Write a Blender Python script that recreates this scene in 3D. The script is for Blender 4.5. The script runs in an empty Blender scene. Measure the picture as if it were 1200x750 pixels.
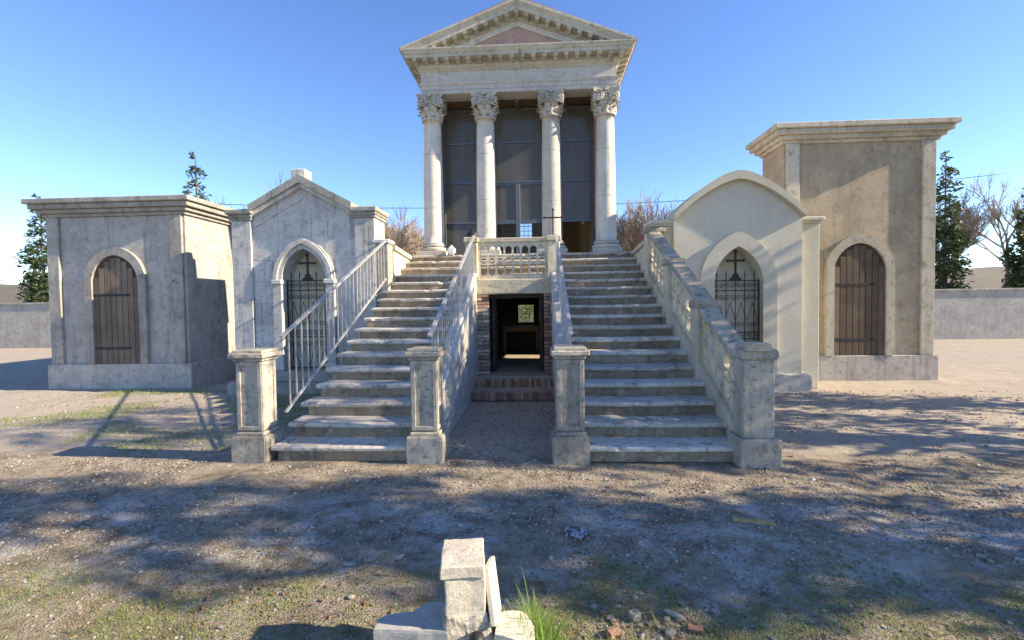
import bpy, bmesh, math, random
from mathutils import Vector, Matrix, noise, Euler
random.seed(7)
S = bpy.context.scene
COL = S.collection
R = math.radians

# ------------------------------------------------------------------ camera, sky, sun, exposure
cam_d = bpy.data.cameras.new('camera')
cam_d.sensor_width = 36; cam_d.lens = 567 / 1200 * 36
cam_d.clip_start = 0.05; cam_d.clip_end = 3000
cam = bpy.data.objects.new('camera', cam_d); COL.objects.link(cam)
cam.location = (0, 0, 1.63)
cam.rotation_euler = (Matrix.Rotation(R(3.1), 3, 'Z') @ Matrix.Rotation(R(90 - 1.9), 3, 'X') @ Matrix.Rotation(R(-0.8), 3, 'Z')).to_euler()
S.camera = cam

SUN_EL, SUN_AL = 27.0, 5.5            # elevation; degrees the sun stands in front of the facade plane
w = bpy.data.worlds.new('World'); S.world = w; w.use_nodes = True
nt = w.node_tree
sky = nt.nodes.new('ShaderNodeTexSky'); sky.sky_type = 'NISHITA'; sky.sun_disc = False
sky.sun_elevation = R(SUN_EL); sky.sun_rotation = R(90 + SUN_AL)
sky.air_density = 1.0; sky.dust_density = 0.0; sky.ozone_density = 2.4; sky.altitude = 2200
hs = nt.nodes.new('ShaderNodeHueSaturation'); hs.inputs['Hue'].default_value = .509; hs.inputs['Saturation'].default_value = 1.12     # clear deep-blue winter sky
nt.links.new(sky.outputs[0], hs.inputs['Color']); nt.links.new(hs.outputs[0], nt.nodes['Background'].inputs[0])
nt.nodes['Background'].inputs[1].default_value = 0.09
sl = bpy.data.lights.new('sun', 'SUN'); sl.energy = 3.5; sl.angle = R(0.55); sl.color = (1.0, 0.84, 0.62)
sun = bpy.data.objects.new('sun', sl); COL.objects.link(sun)
sdir = Vector((math.cos(R(SUN_EL)) * math.cos(R(SUN_AL)), -math.cos(R(SUN_EL)) * math.sin(R(SUN_AL)), math.sin(R(SUN_EL))))
sun.rotation_euler = sdir.to_track_quat('Z', 'Y').to_euler(); sun.location = sdir * 40
S.view_settings.view_transform = 'Standard'; S.view_settings.look = 'None'
S.view_settings.exposure = 1.85; S.view_settings.gamma = 1.0
S.render.engine = 'CYCLES'
S.cycles.max_bounces = 8; S.cycles.transparent_max_bounces = 12

# ------------------------------------------------------------------ helpers: materials
def N(nt, t, **kw):
    n = nt.nodes.new(t)
    for k, v in kw.items():
        if k == 'ins':
            for a, b in v.items(): n.inputs[a].default_value = b
        else: setattr(n, k, v)
    return n
def mixc(nt, fac, a, b, mode='MIX'):
    m = nt.nodes.new('ShaderNodeMix'); m.data_type = 'RGBA'; m.blend_type = mode
    for sock, v in ((m.inputs[0], fac), (m.inputs[6], a), (m.inputs[7], b)):
        if isinstance(v, (int, float)): sock.default_value = v
        elif isinstance(v, tuple): sock.default_value = (*v, 1) if len(v) == 3 else v
        else: nt.links.new(v, sock)
    return m.outputs[2]
def ramp(nt, fac, a, b, va=0.0, vb=1.0):
    m = N(nt, 'ShaderNodeMapRange', clamp=True, interpolation_type='SMOOTHSTEP')
    nt.links.new(fac, m.inputs[0])
    for i, v in enumerate((a, b, va, vb)): m.inputs[1 + i].default_value = v
    return m.outputs[0]
def nz(nt, vec, scale, detail=6, rough=.6, dist=0.0):
    n = N(nt, 'ShaderNodeTexNoise', ins={'Scale': scale, 'Detail': detail, 'Roughness': rough, 'Distortion': dist})
    nt.links.new(vec, n.inputs['Vector']); return n.outputs['Fac']
def newmat(name):
    m = bpy.data.materials.new(name); m.use_nodes = True
    return m, m.node_tree, m.node_tree.nodes['Principled BSDF']
def stone(name, a, b, dark=(.09, .085, .075), damt=.5, lichen=None, lamt=.3, streak=.0, scale=1.0, rough=.88, bump=.35, pale=None, pamt=.4, rnd=.12):
    m, nt, p = newmat(name)
    g = N(nt, 'ShaderNodeNewGeometry'); P = g.outputs['Position']
    c = mixc(nt, ramp(nt, nz(nt, P, 1.7 * scale), .35, .68), a, b)
    c = mixc(nt, ramp(nt, nz(nt, P, 38 * scale, 4), .3, .75, .0, .35), c, tuple(x * .55 for x in a))
    if pale: c = mixc(nt, ramp(nt, nz(nt, P, 5.3 * scale, 8, .7), .52, .68, 0, pamt), c, pale)
    f = ramp(nt, nz(nt, P, 7 * scale, 10, .72, .3), .50, .70, 0, damt)
    c = mixc(nt, f, c, dark)
    if streak:
        mp = N(nt, 'ShaderNodeMapping'); mp.inputs['Scale'].default_value = (9, 9, .7); nt.links.new(P, mp.inputs[0])
        c = mixc(nt, ramp(nt, nz(nt, mp.outputs[0], 1.0, 6, .65), .5, .72, 0, streak), c, dark)
    if lichen:
        c = mixc(nt, ramp(nt, nz(nt, P, 21 * scale, 5, .6), .56, .66, 0, lamt), c, lichen)
    oi = N(nt, 'ShaderNodeObjectInfo')
    hv = N(nt, 'ShaderNodeHueSaturation'); nt.links.new(c, hv.inputs['Color'])
    nt.links.new(ramp(nt, oi.outputs['Random'], 0, 1, 1 - rnd, 1 + rnd), hv.inputs['Value'])
    nt.links.new(hv.outputs[0], p.inputs['Base Color'])
    p.inputs['Roughness'].default_value = rough; p.inputs['Specular IOR Level'].default_value = .25
    ad = N(nt, 'ShaderNodeMath', operation='ADD')
    nt.links.new(nz(nt, P, 70 * scale, 5, .7), ad.inputs[0]); nt.links.new(nz(nt, P, 14 * scale, 6, .65), ad.inputs[1])
    bp = N(nt, 'ShaderNodeBump', ins={'Strength': bump, 'Distance': .012}); nt.links.new(ad.outputs[0], bp.inputs['Height'])
    nt.links.new(bp.outputs[0], p.inputs['Normal'])
    return m
def plain(name, c, rough=.6, metal=0.0, var=.25, vscale=9.0, c2=None):
    m, nt, p = newmat(name)
    P = N(nt, 'ShaderNodeNewGeometry').outputs['Position']
    nt.links.new(mixc(nt, ramp(nt, nz(nt, P, vscale, 7, .7), .35, .7), c, c2 or tuple(x * (1 - var) for x in c)), p.inputs['Base Color'])
    p.inputs['Roughness'].default_value = rough; p.inputs['Metallic'].default_value = metal
    bp = N(nt, 'ShaderNodeBump', ins={'Strength': .2, 'Distance': .004}); nt.links.new(nz(nt, P, vscale * 8, 4), bp.inputs['Height'])
    nt.links.new(bp.outputs[0], p.inputs['Normal'])
    return m

M = {}
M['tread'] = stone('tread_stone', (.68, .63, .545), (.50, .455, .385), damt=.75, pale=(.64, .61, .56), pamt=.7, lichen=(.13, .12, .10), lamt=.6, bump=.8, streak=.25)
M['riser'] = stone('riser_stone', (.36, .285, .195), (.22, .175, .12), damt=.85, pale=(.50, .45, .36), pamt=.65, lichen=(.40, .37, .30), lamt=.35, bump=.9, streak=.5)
M['newel'] = stone('newel_stone', (.46, .41, .33), (.33, .295, .24), damt=.65, lichen=(.10, .10, .085), lamt=.6, streak=.5, bump=.6, pale=(.46, .43, .36), pamt=.5)
M['balus'] = stone('balustrade_stone', (.74, .65, .47), (.57, .50, .365), damt=.45, lichen=(.46, .38, .17), lamt=.45, streak=.4, bump=.5)
M['coping'] = stone('coping_stone', (.46, .395, .30), (.30, .26, .205), damt=.85, lichen=(.40, .29, .15), lamt=.6, pale=(.62, .57, .47), pamt=.8, bump=1.0)
M['column'] = stone('column_stone', (.64, .59, .50), (.54, .495, .42), damt=.3, streak=.3, bump=.3, lichen=(.36, .335, .29), lamt=.25)
M['capital'] = stone('capital_stone', (.58, .54, .45), (.44, .40, .32), dark=(.12, .105, .075), damt=.75, bump=.6, lichen=(.22, .19, .13), lamt=.4)
M['entab'] = stone('entablature_stone', (.68, .635, .56), (.58, .54, .47), damt=.55, dark=(.24, .19, .17), streak=.2, bump=.2)
M['cornice'] = stone('cornice_stone', (.57, .53, .43), (.46, .42, .33), dark=(.12, .10, .06), damt=.65, streak=.35, lichen=(.26, .23, .12), lamt=.35, bump=.35)
M['tymp'] = stone('pink_plaster', (.48, .31, .25), (.40, .265, .22), dark=(.20, .11, .085), damt=.5, bump=.25, pale=(.55, .37, .30), pamt=.5)
M['chapelL'] = stone('white_ashlar', (.62, .59, .54), (.50, .475, .44), dark=(.15, .14, .125), damt=.6, streak=.65, lichen=(.20, .195, .19), lamt=.5, bump=.4)
M['chapelLd'] = stone('weathered_coping', (.40, .375, .325), (.27, .255, .22), damt=.7, lichen=(.14, .135, .11), lamt=.5, streak=.5)
M['stucco'] = stone('cream_stucco', (.70, .64, .50), (.63, .575, .45), dark=(.36, .31, .22), damt=.25, streak=.2, bump=.12)
M['cream'] = stone('cream_plaster', (.66, .61, .47), (.58, .53, .40), dark=(.36, .31, .22), damt=.25, bump=.12)
M['stuccoB'] = stone('ochre_stucco', (.54, .45, .31), (.42, .35, .25), dark=(.22, .175, .12), damt=.55, streak=.4, bump=.4, pale=(.62, .55, .43), pamt=.6)
M['greystucco'] = stone('grey_stucco', (.50, .47, .42), (.38, .355, .32), damt=.5, streak=.35, bump=.4, pale=(.58, .55, .50), pamt=.6)
M['rubblewall'] = stone('whitewashed_rubble', (.74, .71, .65), (.58, .55, .49), dark=(.16, .15, .13), damt=.7, lichen=(.24, .22, .19), lamt=.5, scale=1.7, bump=.9)
M['limewash'] = stone('limewash', (.58, .565, .53), (.46, .45, .425), damt=.4, bump=.5)
M['brick'] = stone('old_brick', (.52, .33, .23), (.40, .27, .20), dark=(.075, .06, .05), damt=.6, pale=(.40, .33, .27), pamt=.6, rnd=.4, bump=.6, scale=1.5)
M['brickgrey'] = stone('grimy_brick', (.62, .54, .42), (.48, .41, .32), dark=(.07, .065, .055), damt=.75, pale=(.40, .35, .29), pamt=.5, rnd=.4, bump=.6, scale=1.5)
M['mortar'] = stone('mortar', (.24, .22, .19), (.16, .15, .13), damt=.5)
M['sill'] = stone('brown_sill_stone', (.50, .43, .345), (.38, .325, .26), damt=.6)
M['rooftile'] = stone('roof_tile', (.38, .17, .09), (.28, .14, .085), damt=.5, rnd=.3)
M['brickwall'] = stone('red_brick_wall', (.24, .12, .085), (.18, .10, .075), damt=.4)
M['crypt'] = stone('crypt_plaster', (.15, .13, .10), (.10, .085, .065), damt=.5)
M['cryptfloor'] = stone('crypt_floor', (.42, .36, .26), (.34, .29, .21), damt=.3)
M['cella'] = stone('cella_plaster', (.40, .355, .265), (.32, .285, .21), damt=.4)
M['iron_pale'] = plain('grey_painted_iron', (.42, .42, .42), .55, 0, c2=(.25, .235, .22), vscale=14)
M['iron'] = plain('black_wrought_iron', (.022, .022, .024), .6, .2)
M['rust'] = plain('rusty_iron', (.10, .045, .03), .8, .2, c2=(.05, .03, .025))
M['frame'] = plain('grey_metal_frame', (.15, .165, .20), .45, .3)
M['wood'] = plain('dark_door_wood', (.085, .06, .045), .8, 0, c2=(.045, .035, .028))
M['doorwood'] = stone('grey_door_wood', (.20, .15, .11), (.13, .10, .075), damt=.5, streak=.7, rnd=.3)
M['woodpale'] = plain('table_wood', (.17, .12, .08), .6, 0)
M['ceilwood'] = plain('ceiling_wood', (.16, .11, .07), .7, 0)
M['black'] = plain('black_fabric', (.014, .014, .018), .6)
M['whiteplastic'] = plain('white_plastic', (.75, .75, .73), .45, var=.08)
M['paper'] = plain('crumpled_pale_paper', (.62, .64, .68), .8, var=.2)
M['plank'] = plain('weathered_plank', (.42, .29, .13), .8, vscale=20)
M['wire'] = plain('cable', (.02, .02, .02), .6)
M['monument'] = stone('monument_stone', (.74, .67, .53), (.64, .57, .45), dark=(.15, .145, .125), damt=.45, lichen=(.26, .25, .21), lamt=.6, bump=.6, scale=2.5)
M['monrough'] = stone('monument_crusted_stone', (.74, .68, .55), (.48, .44, .36), dark=(.11, .11, .095), damt=.9, lichen=(.20, .195, .17), lamt=.6, scale=2.2, bump=1.0)
M['monslab'] = stone('monument_slab_stone', (.44, .425, .39), (.36, .345, .31), damt=.3, scale=2)

# dusty glass
m, nt, p = newmat('dusty_glass'); M['glass'] = m
P = N(nt, 'ShaderNodeNewGeometry').outputs['Position']
mp = N(nt, 'ShaderNodeMapping'); mp.inputs['Scale'].default_value = (5, 5, .6); nt.links.new(P, mp.inputs[0])
dc = mixc(nt, ramp(nt, nz(nt, mp.outputs[0], 1.2, 7, .7), .35, .75), (.17, .155, .125), (.235, .215, .175))
dc = mixc(nt, ramp(nt, nz(nt, P, 19, 3, .5), .70, .76, 0, .35), dc, (.30, .30, .30))
nt.links.new(dc, p.inputs['Base Color']); p.inputs['Roughness'].default_value = .07; p.inputs['Specular IOR Level'].default_value = .55
tr = N(nt, 'ShaderNodeBsdfTransparent'); tr.inputs[0].default_value = (.8, .78, .7, 1)
tl = N(nt, 'ShaderNodeBsdfTranslucent'); tl.inputs[0].default_value = (.3, .29, .26, 1)
mx = N(nt, 'ShaderNodeMixShader'); mx.inputs[0].default_value = .28; nt.links.new(p.outputs[0], mx.inputs[1]); nt.links.new(tl.outputs[0], mx.inputs[2])
mx2 = N(nt, 'ShaderNodeMixShader'); mx2.inputs[0].default_value = .15; nt.links.new(mx.outputs[0], mx2.inputs[1]); nt.links.new(tr.outputs[0], mx2.inputs[2])
nt.links.new(mx2.outputs[0], nt.nodes['Material Output'].inputs[0])
# clear glass
m, nt, p = newmat('clear_glass'); M['clear'] = m
p.inputs['Base Color'].default_value = (.02, .02, .02, 1); p.inputs['Roughness'].default_value = .05
tr = N(nt, 'ShaderNodeBsdfTransparent'); mx = N(nt, 'ShaderNodeMixShader'); mx.inputs[0].default_value = .85
nt.links.new(p.outputs[0], mx.inputs[1]); nt.links.new(tr.outputs[0], mx.inputs[2]); nt.links.new(mx.outputs[0], nt.nodes['Material Output'].inputs[0])

def foliage(name, a, b, trans=.35):
    m, nt, p = newmat(name)
    P = N(nt, 'ShaderNodeNewGeometry').outputs['Position']
    c = mixc(nt, ramp(nt, nz(nt, P, 6, 3), .35, .65), a, b)
    nt.links.new(c, p.inputs['Base Color']); p.inputs['Roughness'].default_value = .6
    tl = N(nt, 'ShaderNodeBsdfTranslucent'); nt.links.new(c, tl.inputs[0])
    mx = N(nt, 'ShaderNodeMixShader'); mx.inputs[0].default_value = trans
    nt.links.new(p.outputs[0], mx.inputs[1]); nt.links.new(tl.outputs[0], mx.inputs[2]); nt.links.new(mx.outputs[0], nt.nodes['Material Output'].inputs[0])
    return m
M['grass'] = foliage('fresh_grass', (.15, .27, .04), (.24, .33, .07))
M['drygrass'] = foliage('dry_grass', (.27, .22, .10), (.20, .19, .07))
M['deadleaf'] = foliage('dead_leaf', (.19, .10, .05), (.28, .17, .08), .2)
M['leafgreen'] = foliage('evergreen_leaf', (.045, .075, .025), (.08, .11, .035))
M['leafpale'] = foliage('bright_leaf', (.30, .44, .12), (.38, .50, .18), .5)
M['bark'] = plain('bark', (.15, .12, .095), .9, c2=(.09, .07, .055))
M['twig'] = plain('twigs', (.30, .235, .175), .9, c2=(.21, .165, .125), vscale=2)

# ------------------------------------------------------------------ helpers: geometry and objects
W = {}
def link(name, data, parent=None, loc=(0, 0, 0), mats=None):
    """mesh (or None for an Empty) with its origin at the world point loc, below parent"""
    o = bpy.data.objects.new(name, data); COL.objects.link(o)
    loc = Vector(loc); W[o.name] = loc
    if parent is not None:
        o.parent = parent; o.location = loc - W[parent.name]
    else: o.location = loc
    if data is not None and mats is not None and len(data.materials) == 0:
        for mm in (mats if isinstance(mats, (list, tuple)) else [mats]): data.materials.append(M[mm])
    return o
def tag(o, label, cat=None, group=None, kind=None):
    if label: o['label'] = label
    if cat: o['category'] = cat
    if group: o['group'] = group
    if kind: o['kind'] = kind
    return o
def thing(name, label, cat, loc, group=None): return tag(link(name, None, None, loc), label, cat, group)

class MB:
    """collects shapes in world coordinates"""
    def __init__(s): s.bm = bmesh.new()
    def _merge(s, b2, mi=0):
        me = bpy.data.meshes.new('t'); b2.to_mesh(me); b2.free()
        n0 = len(s.bm.faces); s.bm.from_mesh(me); bpy.data.meshes.remove(me)
        if mi:
            s.bm.faces.ensure_lookup_table()
            for f in s.bm.faces[n0:]: f.material_index = mi
    def box(s, x0, x1, y0, y1, z0, z1, bev=.006, mi=0, mat=None, rough=0, cuts=0, seg=1):
        b = bmesh.new(); bmesh.ops.create_cube(b, size=1)
        for v in b.verts:
            v.co = Vector(((x0 + x1) / 2 + v.co.x * (x1 - x0), (y0 + y1) / 2 + v.co.y * (y1 - y0), (z0 + z1) / 2 + v.co.z * (z1 - z0)))
        if cuts: bmesh.ops.subdivide_edges(b, edges=b.edges[:], cuts=cuts, use_grid_fill=True)
        if bev: bmesh.ops.bevel(b, geom=[e for e in b.edges if len(e.link_faces) == 2 and e.calc_face_angle(0) > .5], offset=bev, segments=seg, affect='EDGES', clamp_overlap=True)
        if rough: shake(b, rough)
        if mat: bmesh.ops.transform(b, matrix=mat, verts=b.verts)
        s._merge(b, mi); return s
    def tube(s, pts, r, n=6, mi=0, r2=None, cap=True):
        b = s.bm; rings = []; L = len(pts); pts = [Vector(q) for q in pts]
        up = None
        for i, q in enumerate(pts):
            t = (pts[min(i + 1, L - 1)] - pts[max(i - 1, 0)])
            if t.length < 1e-9: t = Vector((0, 0, 1))
            t.normalize()
            if up is None: up = t.orthogonal().normalized()
            a = up - t * up.dot(t)
            a = a.normalized() if a.length > 1e-6 else t.orthogonal().normalized()
            up = a; c = t.cross(a)
            rr = r if r2 is None else r + (r2 - r) * i / max(1, L - 1)
            rings.append([b.verts.new(q + (a * math.cos(k * 2 * math.pi / n) + c * math.sin(k * 2 * math.pi / n)) * rr) for k in range(n)])
        for i in range(L - 1):
            for k in range(n):
                f = b.faces.new((rings[i][k], rings[i][(k + 1) % n], rings[i + 1][(k + 1) % n], rings[i + 1][k])); f.material_index = mi; f.smooth = n > 4
        if cap and n > 2:
            b.faces.new(rings[0][::-1]).material_index = mi; b.faces.new(rings[-1]).material_index = mi
        return s
    def bar(s, p, q, wx, wy=None, mi=0):
        """square bar from p to q"""
        p, q = Vector(p), Vector(q); wy = wy or wx; d = q - p; L = d.length
        b = bmesh.new(); bmesh.ops.create_cube(b, size=1)
        for v in b.verts: v.co = Vector((v.co.x * wx, v.co.y * wy, v.co.z * L))
        bmesh.ops.transform(b, matrix=Matrix.Translation((p + q) / 2) @ d.to_track_quat('Z', 'Y').to_matrix().to_4x4(), verts=b.verts)
        s._merge(b, mi); return s
    def lathe(s, prof, cx, cy, n=32, mi=0, smooth=True):
        b = s.bm; rings = [[b.verts.new((cx + r * math.cos(k * 2 * math.pi / n), cy + r * math.sin(k * 2 * math.pi / n), z)) for k in range(n)] for r, z in prof]
        for i in range(len(rings) - 1):
            for k in range(n):
                f = b.faces.new((rings[i][k], rings[i][(k + 1) % n], rings[i + 1][(k + 1) % n], rings[i + 1][k])); f.material_index = mi; f.smooth = smooth
        b.faces.new(rings[0][::-1]); b.faces.new(rings[-1]); return s
    def loft(s, rings, closed=True, caps=True, mi=0, smooth=False):
        b = s.bm; vr = [[b.verts.new(q) for q in rg] for rg in rings]; n = len(rings[0])
        for i in range(len(vr) - 1):
            for k in range(n if closed else n - 1):
                f = b.faces.new((vr[i][k], vr[i][(k + 1) % n], vr[i + 1][(k + 1) % n], vr[i + 1][k])); f.material_index = mi; f.smooth = smooth
        if caps and closed:
            b.faces.new(vr[0][::-1]).material_index = mi; b.faces.new(vr[-1]).material_index = mi
        return s
    def plate(s, outline, holes, y0, y1, mi=0, fn=None, bev=0):
        """outline and holes in (x, z), solid between y0 and y1"""
        cu = bpy.data.curves.new('t', 'CURVE'); cu.dimensions = '2D'; cu.fill_mode = 'BOTH'; cu.extrude = abs(y1 - y0) / 2 - bev; cu.bevel_depth = bev; cu.bevel_resolution = 0
        if bev: cu.offset = -bev
        for pl in [outline] + list(holes):
            sp = cu.splines.new('POLY'); sp.points.add(len(pl) - 1); sp.use_cyclic_u = True
            for i, q in enumerate(pl): sp.points[i].co = (q[0], q[1], 0, 1)
        ob = bpy.data.objects.new('t', cu); COL.objects.link(ob)
        dg = bpy.context.evaluated_depsgraph_get(); me = bpy.data.meshes.new_from_object(ob.evaluated_get(dg))
        bpy.data.objects.remove(ob); bpy.data.curves.remove(cu)
        b = bmesh.new(); b.from_mesh(me); bpy.data.meshes.remove(me)
        bmesh.ops.remove_doubles(b, verts=b.verts, dist=1e-5)
        for v in b.verts:
            x, z, y = v.co; q = (x, (y0 + y1) / 2 - y, z); v.co = fn(*q) if fn else q
        bmesh.ops.recalc_face_normals(b, faces=b.faces)
        for f in b.faces: f.material_index = 0; f.smooth = False
        s._merge(b, mi); return s
    def mesh(s, name='m', origin=(0, 0, 0), recalc=True):
        if recalc: bmesh.ops.recalc_face_normals(s.bm, faces=s.bm.faces)
        me = bpy.data.meshes.new(name); o = Vector(origin)
        for v in s.bm.verts: v.co -= o
        s.bm.to_mesh(me); s.bm.free(); return me
    def build(s, name, mats, parent=None, loc=None):
        if loc is None:
            if parent is not None and not len(s.bm.verts): loc = W[parent.name]
            else:
                vs = [v.co for v in s.bm.verts]
                loc = Vector([(min(v[i] for v in vs) + max(v[i] for v in vs)) / 2 if i < 2 else min(v[i] for v in vs) for i in range(3)])
        return link(name, s.mesh(name, loc), parent, loc, mats)
def shake(b, amp, sc=9.0):
    for v in b.verts:
        v.co += noise.noise_vector(v.co * sc) * amp + noise.noise_vector(v.co * sc * 3.1) * amp * .4
def arch(cx, zs, hw, rise, n=12):
    """pointed arch from right springer over the apex to the left one"""
    c = (rise * rise - hw * hw) / (2 * hw); r = hw + c; a1 = math.atan2(rise, c)
    right = [(cx - c + r * math.cos(a1 * i / n), zs + r * math.sin(a1 * i / n)) for i in range(n + 1)]
    return right + [(2 * cx - x, z) for x, z in right[-2::-1]]

# ------------------------------------------------------------------ ground
X0C = -.42                                     # axis of the temple
def gz(x, y):
    v = .028 * noise.noise((x * .7, y * .7, 3)) + .020 * noise.noise((x * 2.6, y * 2.6, 8)) + .007 * noise.noise((x * 9, y * 9, 1))
    return v - .012 if y < 4.6 or y > 8.9 else v * .5 - .008
def ground():
    m, nt, p = newmat('gravelly_ground'); M['ground'] = m
    P = N(nt, 'ShaderNodeNewGeometry').outputs['Position']
    sx = N(nt, 'ShaderNodeSeparateXYZ'); nt.links.new(P, sx.inputs[0])
    c = mixc(nt, ramp(nt, nz(nt, P, 1.1, 8, .65), .35, .65), (.44, .37, .275), (.33, .285, .215))
    c = mixc(nt, ramp(nt, nz(nt, P, 14, 8, .75), .4, .65, 0, .6), c, (.20, .165, .12))
    lime = N(nt, 'ShaderNodeMath', operation='MULTIPLY'); 
    nt.links.new(ramp(nt, nz(nt, P, 1.6, 9, .72, .4), .45, .62, 0, .8), lime.inputs[0])
    band = N(nt, 'ShaderNodeMath', operation='MULTIPLY')      # trodden strip of lime gravel and dust crossing the yard
    nt.links.new(ramp(nt, sx.outputs[1], 2.3, 3.0), band.inputs[0]); nt.links.new(ramp(nt, sx.outputs[1], 4.25, 3.7), band.inputs[1])
    nt.links.new(band.outputs[0], lime.inputs[1])
    c = mixc(nt, ramp(nt, nz(nt, P, 3.4, 9, .75, .5), .46, .62, 0, .85), c, (.15, .12, .08))
    c = mixc(nt, lime.outputs[0], c, (.56, .545, .515))
    vo = N(nt, 'ShaderNodeTexVoronoi', ins={'Scale': 75.0}); nt.links.new(P, vo.inputs['Vector'])
    c = mixc(nt, ramp(nt, vo.outputs['Distance'], .2, .55, .55, 0), c, vo.outputs['Color'], 'SOFT_LIGHT')
    mossf = N(nt, 'ShaderNodeMath', operation='MULTIPLY'); nt.links.new(ramp(nt, sx.outputs[1], 3.3, 2.6), mossf.inputs[0]); nt.links.new(ramp(nt, nz(nt, P, 3.1, 8, .7), .45, .62, 0, .75), mossf.inputs[1])
    c = mixc(nt, mossf.outputs[0], c, (.22, .215, .085))
    c = mixc(nt, ramp(nt, sx.outputs[1], 4.9, 5.6, 0, .6), c, (.56, .49, .41))
    nt.links.new(c, p.inputs['Base Color']); p.inputs['Roughness'].default_value = .95; p.inputs['Specular IOR Level'].default_value = .15
    h = N(nt, 'ShaderNodeMath', operation='ADD'); nt.links.new(nz(nt, P, 45, 8, .8), h.inputs[0])
    nt.links.new(ramp(nt, vo.outputs['Distance'], 0, .6, .8, 0), h.inputs[1])
    bp = N(nt, 'ShaderNodeBump', ins={'Strength': .9, 'Distance': .018}); nt.links.new(h.outputs[0], bp.inputs['Height']); nt.links.new(bp.outputs[0], p.inputs['Normal'])
    b = MB()
    xs = [-600, -150, -60, -25] + [-14 + i * .14 for i in range(201)] + [25, 60, 150, 600]
    ys = [-300, -60, -12, -3] + [-1 + i * .12 for i in range(118)] + [18, 30, 60, 150, 600]
    near = lambda x, y: -14.1 < x < 14.1 and -1.1 < y < 13.2
    rows = [[b.bm.verts.new((x, y, gz(x, y) if near(x, y) else -.012)) for x in xs] for y in ys]
    for j in range(len(ys) - 1):
        for i in range(len(xs) - 1):
            b.bm.faces.new((rows[j][i], rows[j][i + 1], rows[j + 1][i + 1], rows[j + 1][i])).smooth = True
    tag(b.build('ground', 'ground', loc=(0, 0, 0)), 'bare gravelly ground in front of the temple and stairs', kind='structure')
ground()

# ------------------------------------------------------------------ staircase flights
RISE, RUN, Y0 = .16, .347, 4.62
def sy(i): return Y0 + RUN * i
def tread_mb(xa, xb, i, seed, nos=.035, back=RUN + .06):
    y, z = sy(i) - nos, RISE * i
    prof = [(y + back, z), (y + .03, z), (y + .012, z - .006), (y + .001, z - .02), (y + .004, z - .042), (y + .02, z - .055), (y + back, z - .055)]
    n = max(8, int((xb - xa) / .045)); rings = []
    for k in range(n + 1):
        x = xa + (xb - xa) * k / n
        ch = max(0, noise.noise((x * 5.3, seed * 7.7, i * 3.1)) - .27) * .085
        wob = noise.noise((x * 1.3, i * 2.2, seed)) * .0035 - .006 * math.cos(min(1, abs(x - (xa + xb) / 2) / (xb - xa) * 2) * math.pi / 2) ** 2
        ring = []
        for q, (yy, zz) in enumerate(prof):
            if 1 <= q <= 5:
                yy += ch * (1 if q < 5 else .4) + .0035 * noise.noise((x * 17, q * 3., i))
                zz += (-ch * .5 if q in (1, 2) else 0) + .003 * noise.noise((x * 13, q * 5., i + 9))
            ring.append((x, yy, zz + wob - (.01 if q == 1 else 0) * abs(noise.noise((x * 2, i, 5)))))
        rings.append(ring)
    return MB().loft(rings, smooth=False)
def riser_mb(xa, xb, i, seed, depth=RUN + .04):
    n = max(6, int((xb - xa) / .07)); y, z0, z1 = sy(i), RISE * (i - 1) - .004, RISE * i - .05
    rings = []
    for k in range(n + 1):
        x = xa + (xb - xa) * k / n
        d = [.014 * noise.noise((x * 6, q * 2.7, i * 1.9 + seed)) for q in range(3)]
        rings.append([(x, y + d[0], z0), (x, y + d[1] - .003, (z0 + z1) / 2), (x, y + d[2], z1), (x, y + depth, z1), (x, y + depth, z0)])
    return MB().loft(rings)
def flight(label, xa, xb, seed, ragged=0):
    t = thing('stone_staircase', label, 'staircase', ((xa + xb) / 2, 7, 0), 'stone staircases up to the temple')
    for i in range(1, 14):
        e0 = xa - ragged * (.05 + .05 * random.random()); 
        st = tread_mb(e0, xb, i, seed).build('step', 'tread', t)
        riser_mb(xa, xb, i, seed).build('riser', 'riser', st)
    # solid core under the steps
    pts = [(sy(1) + .06, 0)] 
    for i in range(1, 14): pts += [(sy(i) + .06, RISE * i - .06), (sy(i + 1) + .06, RISE * i - .06)]
    pts += [(sy(14) + .06, 0)]
    b = MB(); b.loft([[(xa + .01, y, z) for y, z in pts], [(xb - .01, y, z) for y, z in pts]])
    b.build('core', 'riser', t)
    return t
fl = flight('broad worn stone stairs on the left, with an iron railing on both sides', -2.78, -1.24, 1, 1)
fr = flight('broad worn stone stairs on the right, beside the pierced stone balustrade', .40, 2.02, 2)

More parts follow.
